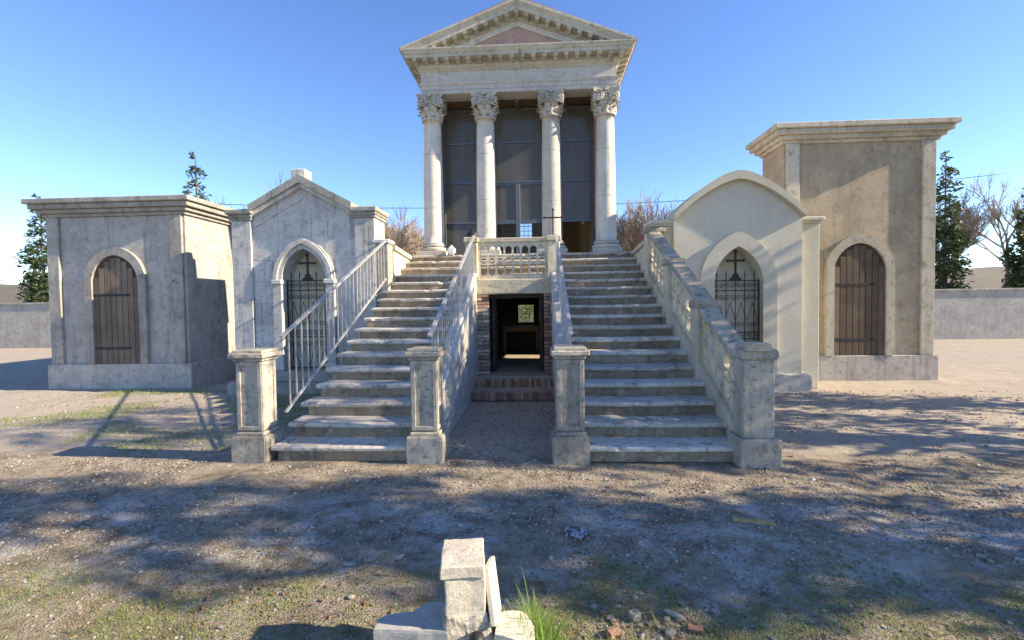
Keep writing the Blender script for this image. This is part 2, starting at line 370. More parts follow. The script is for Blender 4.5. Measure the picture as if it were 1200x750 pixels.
# ------------------------------------------------------------------ newel posts
def block_rough(x0, x1, y0, y1, z0, z1, amp=.004, cuts=4, bev=.012): return MB().box(x0, x1, y0, y1, z0, z1, bev, cuts=cuts, rough=amp, seg=2)
def newel(label, cx, cy, mirror=1, h=1.18):
    t = thing('newel_post', label, 'post', (cx, cy, 0), 'stone newel posts at the foot of the stairs')
    block_rough(cx - .19, cx + .19, cy - .19, cy + .19, -.03, .27, .006).build('plinth', 'newel', t)
    s = MB()
    s.box(cx - .155, cx + .155, cy - .155, cy + .155, .27, .31, .012, cuts=3, rough=.003)
    s.box(cx - .13, cx + .13, cy - .13, cy + .13, .31, 1.06, .008, cuts=5, rough=.003)
    sh = s.build('shaft', 'newel', t)
    f = MB()                                     # raised border that leaves a sunk panel on the front and the sides
    for (dx, dy) in ((0, -1), (1, 0), (-1, 0)):
        for k in range(4):
            lo, hi = (-.13, .13), (.34, 1.04)
            a = [(-.134, -.092, .33, 1.055), (.092, .134, .33, 1.055), (-.092, .092, .33, .372), (-.092, .092, 1.012, 1.055)][k]
            if dy: f.box(cx + a[0], cx + a[1], cy - .144, cy - .129, a[2], a[3], .004)
            else: f.box(cx + dx * .129, cx + dx * .144, cy + a[0], cy + a[1], a[2], a[3], .004) if dx > 0 else f.box(cx - .144, cx - .129, cy + a[0], cy + a[1], a[2], a[3], .004)
    f.build('panel_border', 'newel', sh)
    c = MB()
    c.box(cx - .16, cx + .16, cy - .16, cy + .16, 1.06, 1.095, .012, cuts=3, rough=.003)
    c.box(cx - .195, cx + .195, cy - .195, cy + .195, 1.095, 1.15, .018, cuts=4, rough=.006)
    c.box(cx - .165, cx + .165, cy - .165, cy + .165, 1.148, h, .014, cuts=4, rough=.004)
    c.build('cap', 'newel', t)
    return t
newel('weathered stone newel post left of the crypt passage', -1.19, 5.07)
newel('blackened stone newel post right of the crypt passage', .32, 5.08)
newel('stone newel post at the outer foot of the left stairs', -3.06, 5.07)

# ------------------------------------------------------------------ walls that line the passage to the crypt
def lane_wall(label, xin, xout, side):
    t = thing('passage_wall', label, 'wall', ((xin + xout) / 2, 7.2, 0), 'sloping walls of the crypt passage')
    ya, yb = 5.2, 9.10
    ztop = lambda y: RISE * (y - Y0) / RUN + .10
    n, mrows = 46, 20; b = MB(); grid = []
    for j in range(mrows + 1):
        row = []
        for i in range(n + 1):
            y = ya + (yb - ya) * i / n; z = -.05 + (ztop(y) + .05) * j / mrows
            d = (.035 * noise.noise((y * 7, z * 9, xin)) + .02 * noise.noise((y * 19, z * 22, 4))) * (1 if j < mrows else .2)
            row.append(b.bm.verts.new((xin + side * d, y, z)))
        grid.append(row)
    for j in range(mrows):
        for i in range(n):
            b.bm.faces.new((grid[j][i], grid[j][i + 1], grid[j + 1][i + 1], grid[j + 1][i]))
    b.loft([[(xout, ya, -.05), (xout, ya, ztop(ya)), (xin, ya, ztop(ya)), (xin, ya, -.05)], [(xout, yb, -.05), (xout, yb, ztop(yb)), (xin, yb, ztop(yb)), (xin, yb, -.05)]])
    b.build('wall_face', 'rubblewall', t)
    c = MB(); rings = []
    for i in range(n + 1):
        y = ya - .02 + (yb - ya) * i / n; z = ztop(y); e = .006 * noise.noise((y * 6, 1, xin))
        a0, a1 = min(xin, xout) - .015, max(xin, xout) + .015
        rings.append([(a0 + e, y, z - .01), (a0 + e, y, z + .045 + e), (a0 + .03, y, z + .06 + e), (a1 - .03, y, z + .06 - e), (a1 + e, y, z + .045), (a1 + e, y, z - .01)])
    c.loft(rings).build('coping', 'limewash', t)
    for y in (6.15, 7.6):                        # stubs that carry the railing
        z = ztop(y); s = MB()
        s.box(min(xin, xout) - .03, max(xin, xout) + .03, y - .07, y + .07, z - .35, z + .17, .02, cuts=3, rough=.008)
        s.build('rail_stub', 'limewash', t)
    return t
lane_wall('whitewashed rubble wall on the left of the passage, lit at its top', -1.155, -1.29, -1)
lane_wall('whitewashed rubble wall on the right of the passage under the blue-grey railing', .26, .44, 1)

# ------------------------------------------------------------------ iron railings
def railing(label, x, ya, yb, zr, zb, step, xo=0, rw=.045):
    t = thing('iron_railing', label, 'railing', (x, (ya + yb) / 2, zb(ya)), 'iron railings of the stairs')
    h = MB(); h.bar((x, ya, zr(ya)), (x, yb, zr(yb)), rw, .022); h.build('handrail', 'iron_pale', t)
    l = MB(); l.bar((x, ya + .05, zb(ya + .05)), (x, yb - .05, zb(yb - .05)), .03, .018); l.build('bottom_rail', 'iron_pale', t)
    proto = None; n = int((yb - ya) / step)
    for k in range(1, n):
        y = ya + (yb - ya) * k / n; big = k % 8 == 4
        b = MB(); b.box(x - .007, x + .007, y - .007, y + .007, zb(y) - (.10 if big else 0), zr(y) - .005, 0)
        b.build('baluster', 'iron_pale', t)
    return t
lin = lambda y0, z0, y1, z1: (lambda y: z0 + (z1 - z0) * (y - y0) / (y1 - y0))
railing('pale iron railing on the outer side of the left stairs, before the white chapel', -2.84, 5.2, 9.0, lin(5.05, 1.24, 9.0, 2.86), lin(5.05, .36, 9.0, 2.16), .15)
railing('pale iron railing between the left stairs and the crypt passage', -1.18, 5.18, 9.02, lin(5.05, 1.24, 9.0, 2.90), lin(5.05, .42, 9.0, 2.26), .14)
railing('blue-grey iron railing between the crypt passage and the right stairs', .35, 5.18, 9.02, lin(5.05, 1.24, 9.0, 2.90), lin(5.05, .42, 9.0, 2.26), .14)

# ------------------------------------------------------------------ pierced balustrades
def holes(x0, x1, n, z0, z1):
    """columns of openings: arched top slot, circle, arched bottom slot"""
    out = []; cw = (x1 - x0) / n; hw = cw * .395; H = z1 - z0
    for k in range(n):
        cx = x0 + cw * (k + .5)
        za, zb = z0 + .60 * H, z0 + .92 * H
        out.append([(cx - hw, za), (cx + hw, za)] + [(cx + hw * math.cos(a), zb - hw + hw * math.sin(a)) for a in [math.pi * i / 8 for i in range(9)]])
        zc = z0 + .49 * H; rr = min(hw, .075 * H + .004)
        out.append([(cx + hw * math.cos(2 * math.pi * i / 14), zc + rr * math.sin(2 * math.pi * i / 14)) for i in range(14)])
        za, zb = z0 + .08 * H, z0 + .38 * H
        out.append([(cx + hw, zb), (cx - hw, zb)] + [(cx + hw * math.cos(a), za + hw + hw * math.sin(a)) for a in [math.pi + math.pi * i / 8 for i in range(9)]])
    return out
bt = thing('stone_balustrade', 'long sloping pierced stone balustrade with lichen-covered coping by the right stairs', 'balustrade', (2.16, 7, 0))
slope = RISE / RUN
zs = lambda y: (y - Y0) * slope
piers = [4.98, 6.35, 7.74, 9.16]
XB0, XB1 = 2.03, 2.31
for j, y in enumerate(piers):
    w2 = .17 if j in (0,) else .12
    zt = [1.17, 1.56, 2.22, 2.90][j]
    xa, xb = (1.98, 2.34) if j == 0 else (2.005, 2.265)
    s = MB()
    if j == 0:
        s.box(xa - .02, xb + .02, y - .19, y + .19, -.03, .27, .014, cuts=4, rough=.006)
        s.box(xa + .03, xb - .03, y - .13, y + .13, .27, zt - .12, .01, cuts=5, rough=.004)
        s.box(xa, xb, y - .16, y + .16, zt - .12, zt - .02, .02, cuts=3, rough=.005)
    else:
        s.box(xa, xb, y - w2, y + w2, 0 if j < 3 else 2.0, zt, .012, cuts=5, rough=.004)
    po = s.build('pier', 'newel' if j == 0 else 'balus', bt)
    if j in (1, 2): k = MB(); k.box(1.98, 2.29, y - .14, y + .14, zt - .02, zt + .085, .016, cuts=4, rough=.006); k.build('pier_cap', 'coping', po)
for j in range(3):
    ya, yb = piers[j] + (.13 if j == 0 else .12), piers[j + 1] - .12
    hs = holes(ya + .02, yb - .02, 5, .15, .73)
    s = MB(); s.plate([(ya, .12), (yb, .12), (yb, .76), (ya, .76)], hs, 2.075, 2.165, fn=lambda x, y, z: (y, x, z + zs(x)))
    s.build('pierced_panel', 'balus', bt)
    c = MB(); rings = []
    n = 26; y0c, y1c = (piers[j] - (.20 if j == 0 else .12)), piers[j + 1] - .12
    for i in range(n + 1):
        y = y0c + (y1c - y0c) * i / n; z = zs(max(y, piers[0] - .02)) + .76 + .06 * (j > 0)
        if j == 0 and y < piers[0] + .13: z = max(z, 1.14)
        e = [.008 * noise.noise((y * 7, q, j)) for q in range(4)]
        rings.append([(2.02 + e[0], y, z), (2.015 + e[1], y, z + .045), (2.035 + e[3], y, z + .068 + e[2]), (2.235, y, z + .072 + e[3]), (2.255 + e[0], y, z + .045), (2.25 + e[1], y, z)])
    c.loft(rings).build('coping', 'coping', bt)
c = MB(); c.box(1.99, 2.35, 9.0, 9.32, 2.90, 2.99, .02, cuts=4, rough=.006); c.build('coping', 'coping', bt)
# string wall below the panels
s = MB(); pr = [(5.1, -.03), (5.1, zs(5.1) + .13), (9.2, zs(9.2) + .13), (9.2, -.03)]
s.loft([[(2.025, y, z) for y, z in pr], [(2.25, y, z) for y, z in pr]]); s.build('string_wall', 'balus', bt)

# upper pier and parapet beside the top steps, left and right
def parapet(label, x0, x1, inner):
    t = thing('parapet_wall', label, 'wall', ((x0 + x1) / 2, 10.3, 2.0), 'parapets beside the top steps')
    b = MB(); pr = [(9.33, 0), (9.33, 2.72), (11.45, 2.56), (11.45, 0)]
    b.loft([[(x0, y, z) for y, z in pr], [(x1, y, z) for y, z in pr]]); b.build('wall_face', 'cream', t)
    c = MB(); pr = [(9.3, 2.72), (9.3, 2.80), (11.5, 2.64), (11.5, 2.56)]
    c.loft([[(x0 - .05, y, z) for y, z in pr], [(x1 + .05, y, z) for y, z in pr]]); c.build('coping', 'cream', t)
    return t
tp = parapet('low cream parapet wall beside the top left steps, in sunlight', -2.99, -2.80, 1)
s = MB(); s.box(-3.06, -2.80, 8.98, 9.28, 0, 2.80, .012, cuts=5, rough=.004); s.build('pier', 'newel', tp)
s = MB(); s.box(-3.10, -2.76, 8.94, 9.32, 2.80, 2.88, .02, cuts=3, rough=.005); s.build('pier_cap', 'limewash', tp)
tpr = parapet('low cream parapet wall beside the top right steps, in shade', 2.05, 2.24, -1)

# ------------------------------------------------------------------ crypt entrance under the middle of the landing
ce = thing('crypt_entrance', 'low brick crypt doorway with open wooden doors under the pierced balustrade', 'doorway', (X0C, 9.3, 0))
YB = 9.1
b = MB(); b.box(-1.36, .46, YB, 9.5, 1.82, 2.10, .012, cuts=6, rough=.006); b.build('lintel', 'balus', ce)
b = MB(); b.box(-1.12, .28, YB + .22, 9.44, 1.74, 1.818, .01); b.build('lintel_beam', 'wood', ce)
b = MB(); b.box(-1.40, -1.16, 9.12, 9.6, 0, 1.815, 0); b.box(.29, .5, 9.12, 9.6, 0, 1.815, 0); b.build('side_wall', 'mortar', ce)
brick_me = {}
def brick_mesh(key, sx_, sy_, sz_, mat):
    if key not in brick_me:
        me = MB().box(-sx_ / 2, sx_ / 2, -sy_ / 2, sy_ / 2, -sz_ / 2, sz_ / 2, min(sx_, sz_) * .1).mesh(key); me.materials.append(M[mat]); brick_me[key] = me
    return brick_me[key]
def brick(parent, key, dims, mat, loc, rz=0):
    o = link('brick', brick_mesh(key, *dims, mat), parent, loc); o.rotation_euler = (random.uniform(-.02, .02), random.uniform(-.02, .02), rz + random.uniform(-.03, .03)); return o
for (xa, xb, mat, nm) in ((-1.19, -.925, 'brickgrey', 'l'), (.105, .29, 'brick', 'r')):
    jm = MB(); jm.box(xa + .008, xb - .012, 9.18, 9.58, .30, 1.815, .004); jb = jm.build('jamb', 'mortar', ce)
    z = .30; c = 0; wj = xb - xa
    while z < 1.78:
        if c % 2: segs = [(xa, xb)]
        else: segs = [(xa, xa + wj * .48), (xa + wj * .48, xb)]
        for (a, e) in segs:
            L = e - a - .012
            mm = 'brick' if (mat == 'brick' or z > 1.55) else 'brickgrey'
            brick(jb, 'jamb%s%.3f' % (mm, L), (L, .13, .058), mm, ((a + e) / 2, 9.185 + random.uniform(-.012, .012), z + .035))
        z += .0695; c += 1
# soldier-course brick steps
for (yf, z0, z1, dep) in ((8.06, .0, .15, .52), (8.55, .15, .28, .34)):
    cb = MB(); cb.box(-1.15, .27, yf + .05, yf + dep, z0 - .02, z1 - .012, .004); st = cb.build('brick_step', 'mortar', ce)
    x = -1.155
    while x < .24:
        wb = .048 + random.uniform(-.006, .006)
        brick(st, 'sold%d' % int(wb * 1000), (wb - .006, .12, z1 - z0 - .012), 'brick', (x + wb / 2, yf + .065 + random.uniform(-.008, .008), (z0 + z1) / 2 + random.uniform(-.004, .004)))
        x += wb
    tb = MB(); tb.box(-1.15, .27, yf + .125, yf + dep + .02, z1 - .02, z1 - .001, .004, cuts=4, rough=.003); tb.build('step_top', 'sill', st)
b = MB(); b.box(-1.15, .27, 8.86, 9.32, .1, .295, .008, cuts=5, rough=.004); b.build('door_sill', 'sill', ce)
# open door leaves
for sgn, hx in ((1, -.90), (-1, .085)):
    d = MB(); d.box(min(hx, hx + sgn * .05), max(hx, hx + sgn * .05), 9.42, 9.90, .32, 1.74, .004); lf = d.build('door_leaf', 'wood', ce)
    for z in (.42, .95, 1.40):
        xx = hx + sgn * .0632
        q = MB(); q.box(min(xx, xx + sgn * .02), max(xx, xx + sgn * .02), 9.44, 9.88, z, z + .09, .004); q.build('ledge', 'wood', lf)
    for k in range(4):
        xx = hx + sgn * .051
        q = MB(); q.box(min(xx, xx + sgn * .012), max(xx, xx + sgn * .012), 9.425 + k * .118, 9.425 + k * .118 + .11, .34, 1.73, .003); q.build('plank', 'wood', lf)
# crypt room
b = MB()
b.box(-2.6, -2.4, 9.45, 14.6, 0, 1.95, 0); b.box(-2.6, 1.9, 9.45, 14.6, 1.90, 2.02, 0)
b.box(1.6, 1.8, 9.45, 11.55, 0, 1.90, 0); b.box(1.6, 1.8, 12.4, 14.6, 0, 1.90, 0); b.box(1.6, 1.8, 11.55, 12.4, 0, 1.1, 0); b.box(1.6, 1.8, 11.55, 12.4, 1.7, 1.9, 0)  # right wall with an unseen side opening, added to let daylight onto the floor
wx0, wx1, wz0, wz1 = -.59, -.13, 1.08, 1.60
for (a, c, e, f) in ((-2.4, wx0, .0, 1.9), (wx1, 1.6, .0, 1.9), (wx0, wx1, 0, wz0), (wx0, wx1, wz1, 1.9)): b.box(a, c, 14.2, 14.5, e, f, 0)
b.box(-2.4, -1.37, 9.45, 9.6, 0, 1.9, 0); b.box(.47, 1.6, 9.45, 9.6, 0, 1.9, 0)
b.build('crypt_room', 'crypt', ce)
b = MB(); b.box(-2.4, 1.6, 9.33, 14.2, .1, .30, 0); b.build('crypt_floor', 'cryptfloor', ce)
gr = MB()
for k in range(5): x = wx0 + (wx1 - wx0) * k / 4; gr.box(x - .006, x + .006, 14.25, 14.268, wz0, wz1, 0)
for k in range(5): z = wz0 + (wz1 - wz0) * k / 4; gr.box(wx0, wx1, 14.27, 14.285, z - .006, z + .006, 0)
gr.build('window_grille', 'iron', ce)
# balustrade over the doorway
b = MB(); b.plate([(-1.14, 2.10), (.20, 2.10), (.20, 2.80), (-1.14, 2.80)], holes(-1.10, .16, 8, 2.13, 2.79), 9.20, 9.31); b.build('pierced_panel', 'balus', ce)
b = MB(); b.box(-1.14, .20, 9.17, 9.36, 2.80, 2.885, .012, cuts=6, rough=.005); b.build('balustrade_rail', 'balus', ce)
for x0 in (-1.36, .19):
    b = MB(); b.box(x0, x0 + .23, 9.11, 9.38, 2.10, 2.80, .012, cuts=4, rough=.004); ps = b.build('balustrade_post', 'balus', ce)
    b = MB(); b.box(x0 - .025, x0 + .255, 9.08, 9.41, 2.80, 2.90, .014, cuts=4, rough=.005); b.build('post_cap', 'balus', ps)

# ------------------------------------------------------------------ temple
T = thing('temple', 'tall stone temple tomb with four columns, pediment and dusty glass front', 'temple', (X0C, 12, 0))
FL = RISE * 17
for i in range(14, 18):
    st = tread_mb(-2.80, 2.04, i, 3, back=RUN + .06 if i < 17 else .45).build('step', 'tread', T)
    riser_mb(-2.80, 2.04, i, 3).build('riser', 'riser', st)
b = MB(); b.box(-2.79, 2.03, 9.32, 9.62, 1.98, 2.07, .005); b.build('landing', 'tread', T)
b = MB(); b.box(-2.8, 1.96, 10.85, 17, FL - .2, FL - .003, .005); b.build('floor', 'sill', T)
b = MB()
b.box(-2.78, -2.5, 10.9, 17, 0, FL - .2, 0); b.build('podium_wall', 'rubblewall', T)
b = MB(); b.box(1.8, 1.98, 9.62, 10.9, 0, 1.95, 0); b.box(1.8, 1.98, 10.9, 11.45, 0, FL - .2, 0); b.box(1.8, 1.98, 11.45, 12.5, 0, 1.0, 0); b.box(1.8, 1.98, 11.45, 12.5, 1.75, FL - .2, 0); b.box(1.8, 1.98, 12.5, 17, 0, FL - .2, 0)  # gap in line with the added crypt opening, so the sun gets through
b.build('podium_wall', 'rubblewall', T)
# columns
CXS = [X0C - 1.90, X0C - .705, X0C + .755, X0C + 1.945]; CY = 10.9; CT = 6.25
def column(cx):
    b0 = CT - .505
    s = MB(); prof = []
    for k in range(15):
        u = k / 14; z = FL + .30 + (b0 - FL - .30) * u
        prof.append((.226 - .034 * u ** 1.7, z))
    s.lathe([(.262, FL + .27), (.262, FL + .285)] + prof + [(.22, b0 - .03), (.232, b0 - .02), (.232, b0), (.20, b0 + .01)], cx, CY, 40)
    cl = link('column', s.mesh('shaft', (cx, CY, FL)), T, (cx, CY, FL), 'column')
    for zj in (FL + 1.15 + .1 * math.sin(cx * 9), FL + 2.15 + .12 * math.sin(cx * 5)):
        rj = .2275 - .034 * ((zj - FL - .3) / (b0 - FL - .3)) ** 1.7; jn = MB(); jn.lathe([(rj - .01, zj - .004), (rj, zj - .003), (rj, zj + .003), (rj - .01, zj + .004)], cx, CY, 40); jn.build('drum_joint', 'mortar', cl)
    p_ = MB(); p_.box(cx - .32, cx + .32, CY - .32, CY + .32, FL - .004, FL + .10, .01, cuts=3, rough=.003)
    pr = []
    for k in range(9): a = -math.pi / 2 + math.pi * k / 8; pr.append((.275 + .04 * math.cos(a), FL + .145 + .045 * math.sin(a)))
    pr += [(.255, FL + .195), (.25, FL + .21)]
    for k in range(7): a = -math.pi / 2 + math.pi * k / 6; pr.append((.25 + .028 * math.cos(a), FL + .235 + .028 * math.sin(a)))
    p_.lathe(pr, cx, CY, 40); p_.build('base', 'column', cl, (cx, CY, FL))
    # capital
    b0 = CT - .56
    c = MB(); c.lathe([(.20, b0), (.205, b0 + .12), (.215, b0 + .25), (.25, b0 + .34), (.27, b0 + .40), (.25, b0 + .43)], cx, CY, 32)
    for row, (zb, hh, n, r0, out, off) in enumerate(((b0 + .005, .20, 8, .21, .10, 0), (b0 + .06, .27, 8, .215, .11, .5))):
        for k in range(n):
            a = 2 * math.pi * (k + off) / n; rings = []
            for j in range(8):
                u = j / 7; bend = max(0, u - .55) / .45
                r = r0 + .015 + out * u ** 3; z = zb + hh * (u if u < .8 else .8 + (u - .8) * .2 - bend * .10 * (u - .8) * 5)
                wd = (.075 if j < 6 else .05) * (1 - .25 * abs(u - .45)) * (1 + .25 * math.sin(j * 2.2))
                th = .018
                ca, sa = math.cos(a), math.sin(a)
                f3 = lambda rr, tt: (cx + ca * rr - sa * tt, CY + sa * rr + ca * tt, z)
                rings.append([f3(r - .01, -wd), f3(r + th, -wd * .35), f3(r + th * 1.5, 0), f3(r + th, wd * .35), f3(r - .01, wd), f3(r - th, 0)])
            c.loft(rings)
    for q in range(4):                            # paired scrolls on each face
        rot = Matrix.Translation((cx, CY, 0)) @ Matrix.Rotation(q * math.pi / 2, 4, 'Z')
        for sgn in (-1, 1):
            pts = []
            for k in range(34):
                th = k / 33 * 2.35 * 2 * math.pi; rr = .105 * (1 - k / 33) ** .8 + .012
                pts.append(rot @ Vector((sgn * (.175 - rr * math.sin(th) * 1.0), -.262 - .02 * k / 33, b0 + .385 + rr * math.cos(th))))
            c.tube(pts, .025, 6, r2=.014)
            d0 = rot @ Vector((sgn * .175, -.20, b0 + .385)); d1 = rot @ Vector((sgn * .175, -.235, b0 + .385))
            c.tube([d0, d1], .105, 16); c.tube([d1, rot @ Vector((sgn * .175, -.295, b0 + .385))], .026, 8)
            c.tube([rot @ Vector((sgn * .10, -.255, b0 + .475)), rot @ Vector((0, -.26, b0 + .445))], .02, 6)
            # hanging leaf under the scroll
            c.tube([rot @ Vector((sgn * .20, -.25, b0 + .29)), rot @ Vector((sgn * .235, -.262, b0 + .25)), rot @ Vector((sgn * .26, -.27, b0 + .26))], .026, 6, r2=.012)
        for k in range(5):                        # egg moulding between the scrolls
            c.tube([rot @ Vector(((k - 2) * .036, -.245, b0 + .345)), rot @ Vector(((k - 2) * .036, -.262, b0 + .385)), rot @ Vector(((k - 2) * .036, -.25, b0 + .41))], .016, 6)
        c.tube([rot @ Vector((0, -.24, b0 + .52)), rot @ Vector((0, -.31, b0 + .525))], .042, 8)
        for k in range(5):
            a = math.pi * (k + .5) / 5
            c.tube([rot @ Vector((0, -.285, b0 + .52)), rot @ Vector((.055 * math.cos(a), -.30, b0 + .515 + .055 * math.sin(a)))], .016, 5)
    ab = []
    for zz, e in ((b0 + .475, .0), (b0 + .51, .012), (b0 + .56, .025)):
        ring = []
        for q in range(4):
            for k in range(9):
                u = -1 + 2 * k / 8 * .999
                v = Vector((u * (.275 + e), -(.235 + e + .05 * u * u), 0)); v.rotate(Matrix.Rotation(q * math.pi / 2, 3, 'Z'))
                ring.append((cx + v.x, CY + v.y, zz))
        ab.append(ring)
    c.loft(ab)
    for v in c.bm.verts: v.co = Vector((cx + (v.co.x - cx) * .96, CY + (v.co.y - CY) * .96, CT - (CT - v.co.z) * .9))
    c.build('capital', 'capital', cl, (cx, CY, b0))
    return cl
for cx in CXS: column(cx)
# entablature: profiles run round three sides
HA, YF, YBK = 2.125, 10.67, 17.0
def run(name, prof, mat, parent=T, back=YBK):
    cc = X0C + .04
    rings = [[(cc - HA - o, back, z) for o, z in prof], [(cc - HA - o, YF - o, z) for o, z in prof], [(cc + HA + o, YF - o, z) for o, z in prof], [(cc + HA + o, back, z) for o, z in prof]]
    return MB().loft(rings).build(name, mat, parent)
ins = -.42
run('architrave', [(ins, 6.25), (0, 6.25), (0, 6.325), (.015, 6.33), (.015, 6.42), (.03, 6.425), (.045, 6.45), (.05, 6.475), (ins, 6.475)], 'entab')
run('frieze', [(ins, 6.475), (.0, 6.475), (.0, 6.72), (ins, 6.72)], 'entab')
co = run('cornice', [(ins, 6.72), (.01, 6.72), (.03, 6.745), (.04, 6.76), (.075, 6.785), (.08, 6.81), (.09, 6.83), (.09, 6.905), (.29, 6.91), (.295, 6.965), (.30, 6.97), (.32, 6.985), (.335, 7.02), (.36, 7.05), (.36, 7.075), (ins, 7.075)], 'cornice')
mod = MB()
mod.loft([[(x, 0, 0), (x, -.185, 0), (x, -.185, -.04), (x, -.16, -.058), (x, -.10, -.05), (x, -.06, -.075), (x, 0, -.082)] for x in (-.045, .045)])
mod.box(-.055, .055, -.195, 0, -.012, .001, 0)
mod_me = mod.mesh('modillion'); mod_me.materials.append(M['cornice'])
cc = X0C + .04
for k in range(20):
    x = cc - 2.2 + 4.4 * k / 19; link('modillion', mod_me, co, (x, YF - .09, 6.907))
for k in range(14):
    for sgn in (-1, 1):
        o = link('modillion', mod_me, co, (cc + sgn * (HA + .09), YF + .02 + .235 * k, 6.907)); o.rotation_euler = (0, 0, sgn * math.pi / 2)
# pediment
HW, AP = HA + .36, 8.06
zr0 = 7.075
rk = (AP - zr0 - .06) / HW
def rake(name, prof, mat, parent, hw=HW, y=YF):
    rings = []
    for x in (-hw, 0, hw): rings.append([(cc + x, y - o, zr0 + (hw - abs(x)) * rk + z) for o, z in prof])
    return MB().loft(rings).build(name, mat, parent)
rc = rake('raking_cornice', [(-.2, -.30), (.01, -.30), (.03, -.285), (.075, -.255), (.09, -.235), (.09, -.165), (.29, -.16), (.295, -.10), (.30, -.095), (.335, -.045), (.36, -.015), (.36, .03), (-.2, .03)], 'cornice', T)
# trim what hangs below the horizontal cornice
bmt = bmesh.new(); bmt.from_mesh(rc.data); zz = 7.078 - W[rc.name].z
bmesh.ops.bisect_plane(bmt, geom=bmt.verts[:] + bmt.edges[:] + bmt.faces[:], plane_co=(0, 0, zz), plane_no=(0, 0, -1), clear_outer=True)
bmesh.ops.holes_fill(bmt, edges=bmt.edges[:]); bmesh.ops.recalc_face_normals(bmt, faces=bmt.faces); bmt.to_mesh(rc.data); bmt.free()
for k in range(-8, 9):
    x = k * .222
    if abs(x) > 1.82: continue
    z = zr0 + (HW - abs(x)) * rk - .162
    o = link('modillion', mod_me, rc, (cc + x, YF - .09, z)); o.rotation_euler = (0, math.copysign(math.atan(rk), x) if k else 0, 0)
b = MB(); b.plate([(cc - HW + .5, 7.06), (cc + HW - .5, 7.06), (cc, 7.06 + (HW - .5) * rk)], [], YF - .005, YF + .2); b.build('tympanum', 'tymp', T)
ti = rake('tympanum_moulding', [(0.0, -.38), (.03, -.38), (.035, -.34), (.06, -.31), (.06, -.28), (0, -.28)], 'entab', T, HW)
bmt = bmesh.new(); bmt.from_mesh(ti.data); zz = 7.078 - W[ti.name].z
bmesh.ops.bisect_plane(bmt, geom=bmt.verts[:] + bmt.edges[:] + bmt.faces[:], plane_co=(0, 0, zz), plane_no=(0, 0, -1), clear_outer=True)
bmesh.ops.holes_fill(bmt, edges=bmt.edges[:]); bmt.to_mesh(ti.data); bmt.free()
# roof of tiles
rf = MB()
rf.loft([[(cc - HW - .03, y, zr0 + .0), (cc - HW - .03, y, zr0 + .04), (cc, y, AP + .035), (cc + HW + .03, y, zr0 + .04), (cc + HW + .03, y, zr0), (cc, y, AP - .02)] for y in (YF - .30, 17.1)])
roof = rf.build('roof', 'rooftile', T)
tl_me = MB(); rr = []
for y in (0, .42):
    rr.append([(.075 * math.cos(a), y, .06 * math.sin(a) + .03 * (y < .1)) for a in [math.pi * i / 5 for i in range(6)]])
tl_me.loft(rr); tl_me = tl_me.mesh('tile'); tl_me.materials.append(M['rooftile'])
for sgn in (-1, 1):                               # the eaves row of tiles that shows over the cornice
    for k in range(28):
        o = link('roof_tile', tl_me, roof, (cc + sgn * (HW - .10), YF - .15 + k * .23, zr0 + .07)); o.rotation_euler = (R(21), 0, sgn * math.pi / 2)
# ceiling of the porch, cella walls
b = MB(); b.box(X0C - 2.1, X0C + 2.1, 10.95, 17, 6.26, 6.33, 0)
b.build('ceiling', 'ceilwood', T)
for k in range(5):
    x = X0C - 1.94 + k * .97; q = MB(); q.box(x - .05, x + .05, 11.09, 16.5, 6.18, 6.262, .004); q.build('ceiling_beam', 'ceilwood', T)
b = MB()
b.box(-2.50, -2.19, 11.35, 17, FL, 6.25, .004); b.build('side_wall', 'brickwall', T)
b = MB()
for a in ((11.35, 12.7, FL, 6.25), (14.2, 17, FL, 6.25), (12.7, 14.2, FL, 3.9), (12.7, 14.2, 5.5, 6.25)): b.box(1.33, 1.66, *a, 0)  # unseen side opening, added so the sun enters and warms the interior
b.build('side_wall', 'brickwall', T)
b = MB(); vx0, vx1, vz0, vz1 = -.57, -.17, 3.62, 4.40
for (a, c, e, f) in ((-2.19, vx0, FL, 6.25), (vx1, 1.33, FL, 6.25), (vx0, vx1, FL, vz0), (vx0, vx1, vz1, 6.25)): b.box(a, c, 16.4, 16.7, e, f, 0)
b.box(-2.188, -2.17, 11.7, 16.4, FL, 6.25, 0); b.box(1.31, 1.328, 11.7, 12.7, FL, 6.25, 0); b.box(1.31, 1.328, 14.2, 16.4, FL, 6.25, 0); b.box(1.31, 1.328, 12.7, 14.2, FL, 3.9, 0)
b.build('back_wall', 'cella', T)
gr = MB()
for k in range(4): x = vx0 + (vx1 - vx0) * k / 3; gr.box(x - .008, x + .008, 16.45, 16.47, vz0, vz1, 0)
for k in range(6): z = vz0 + (vz1 - vz0) * k / 5; gr.box(vx0, vx1, 16.47, 16.485, z - .008, z + .008, 0)
gr.build('window_grille', 'iron', T)
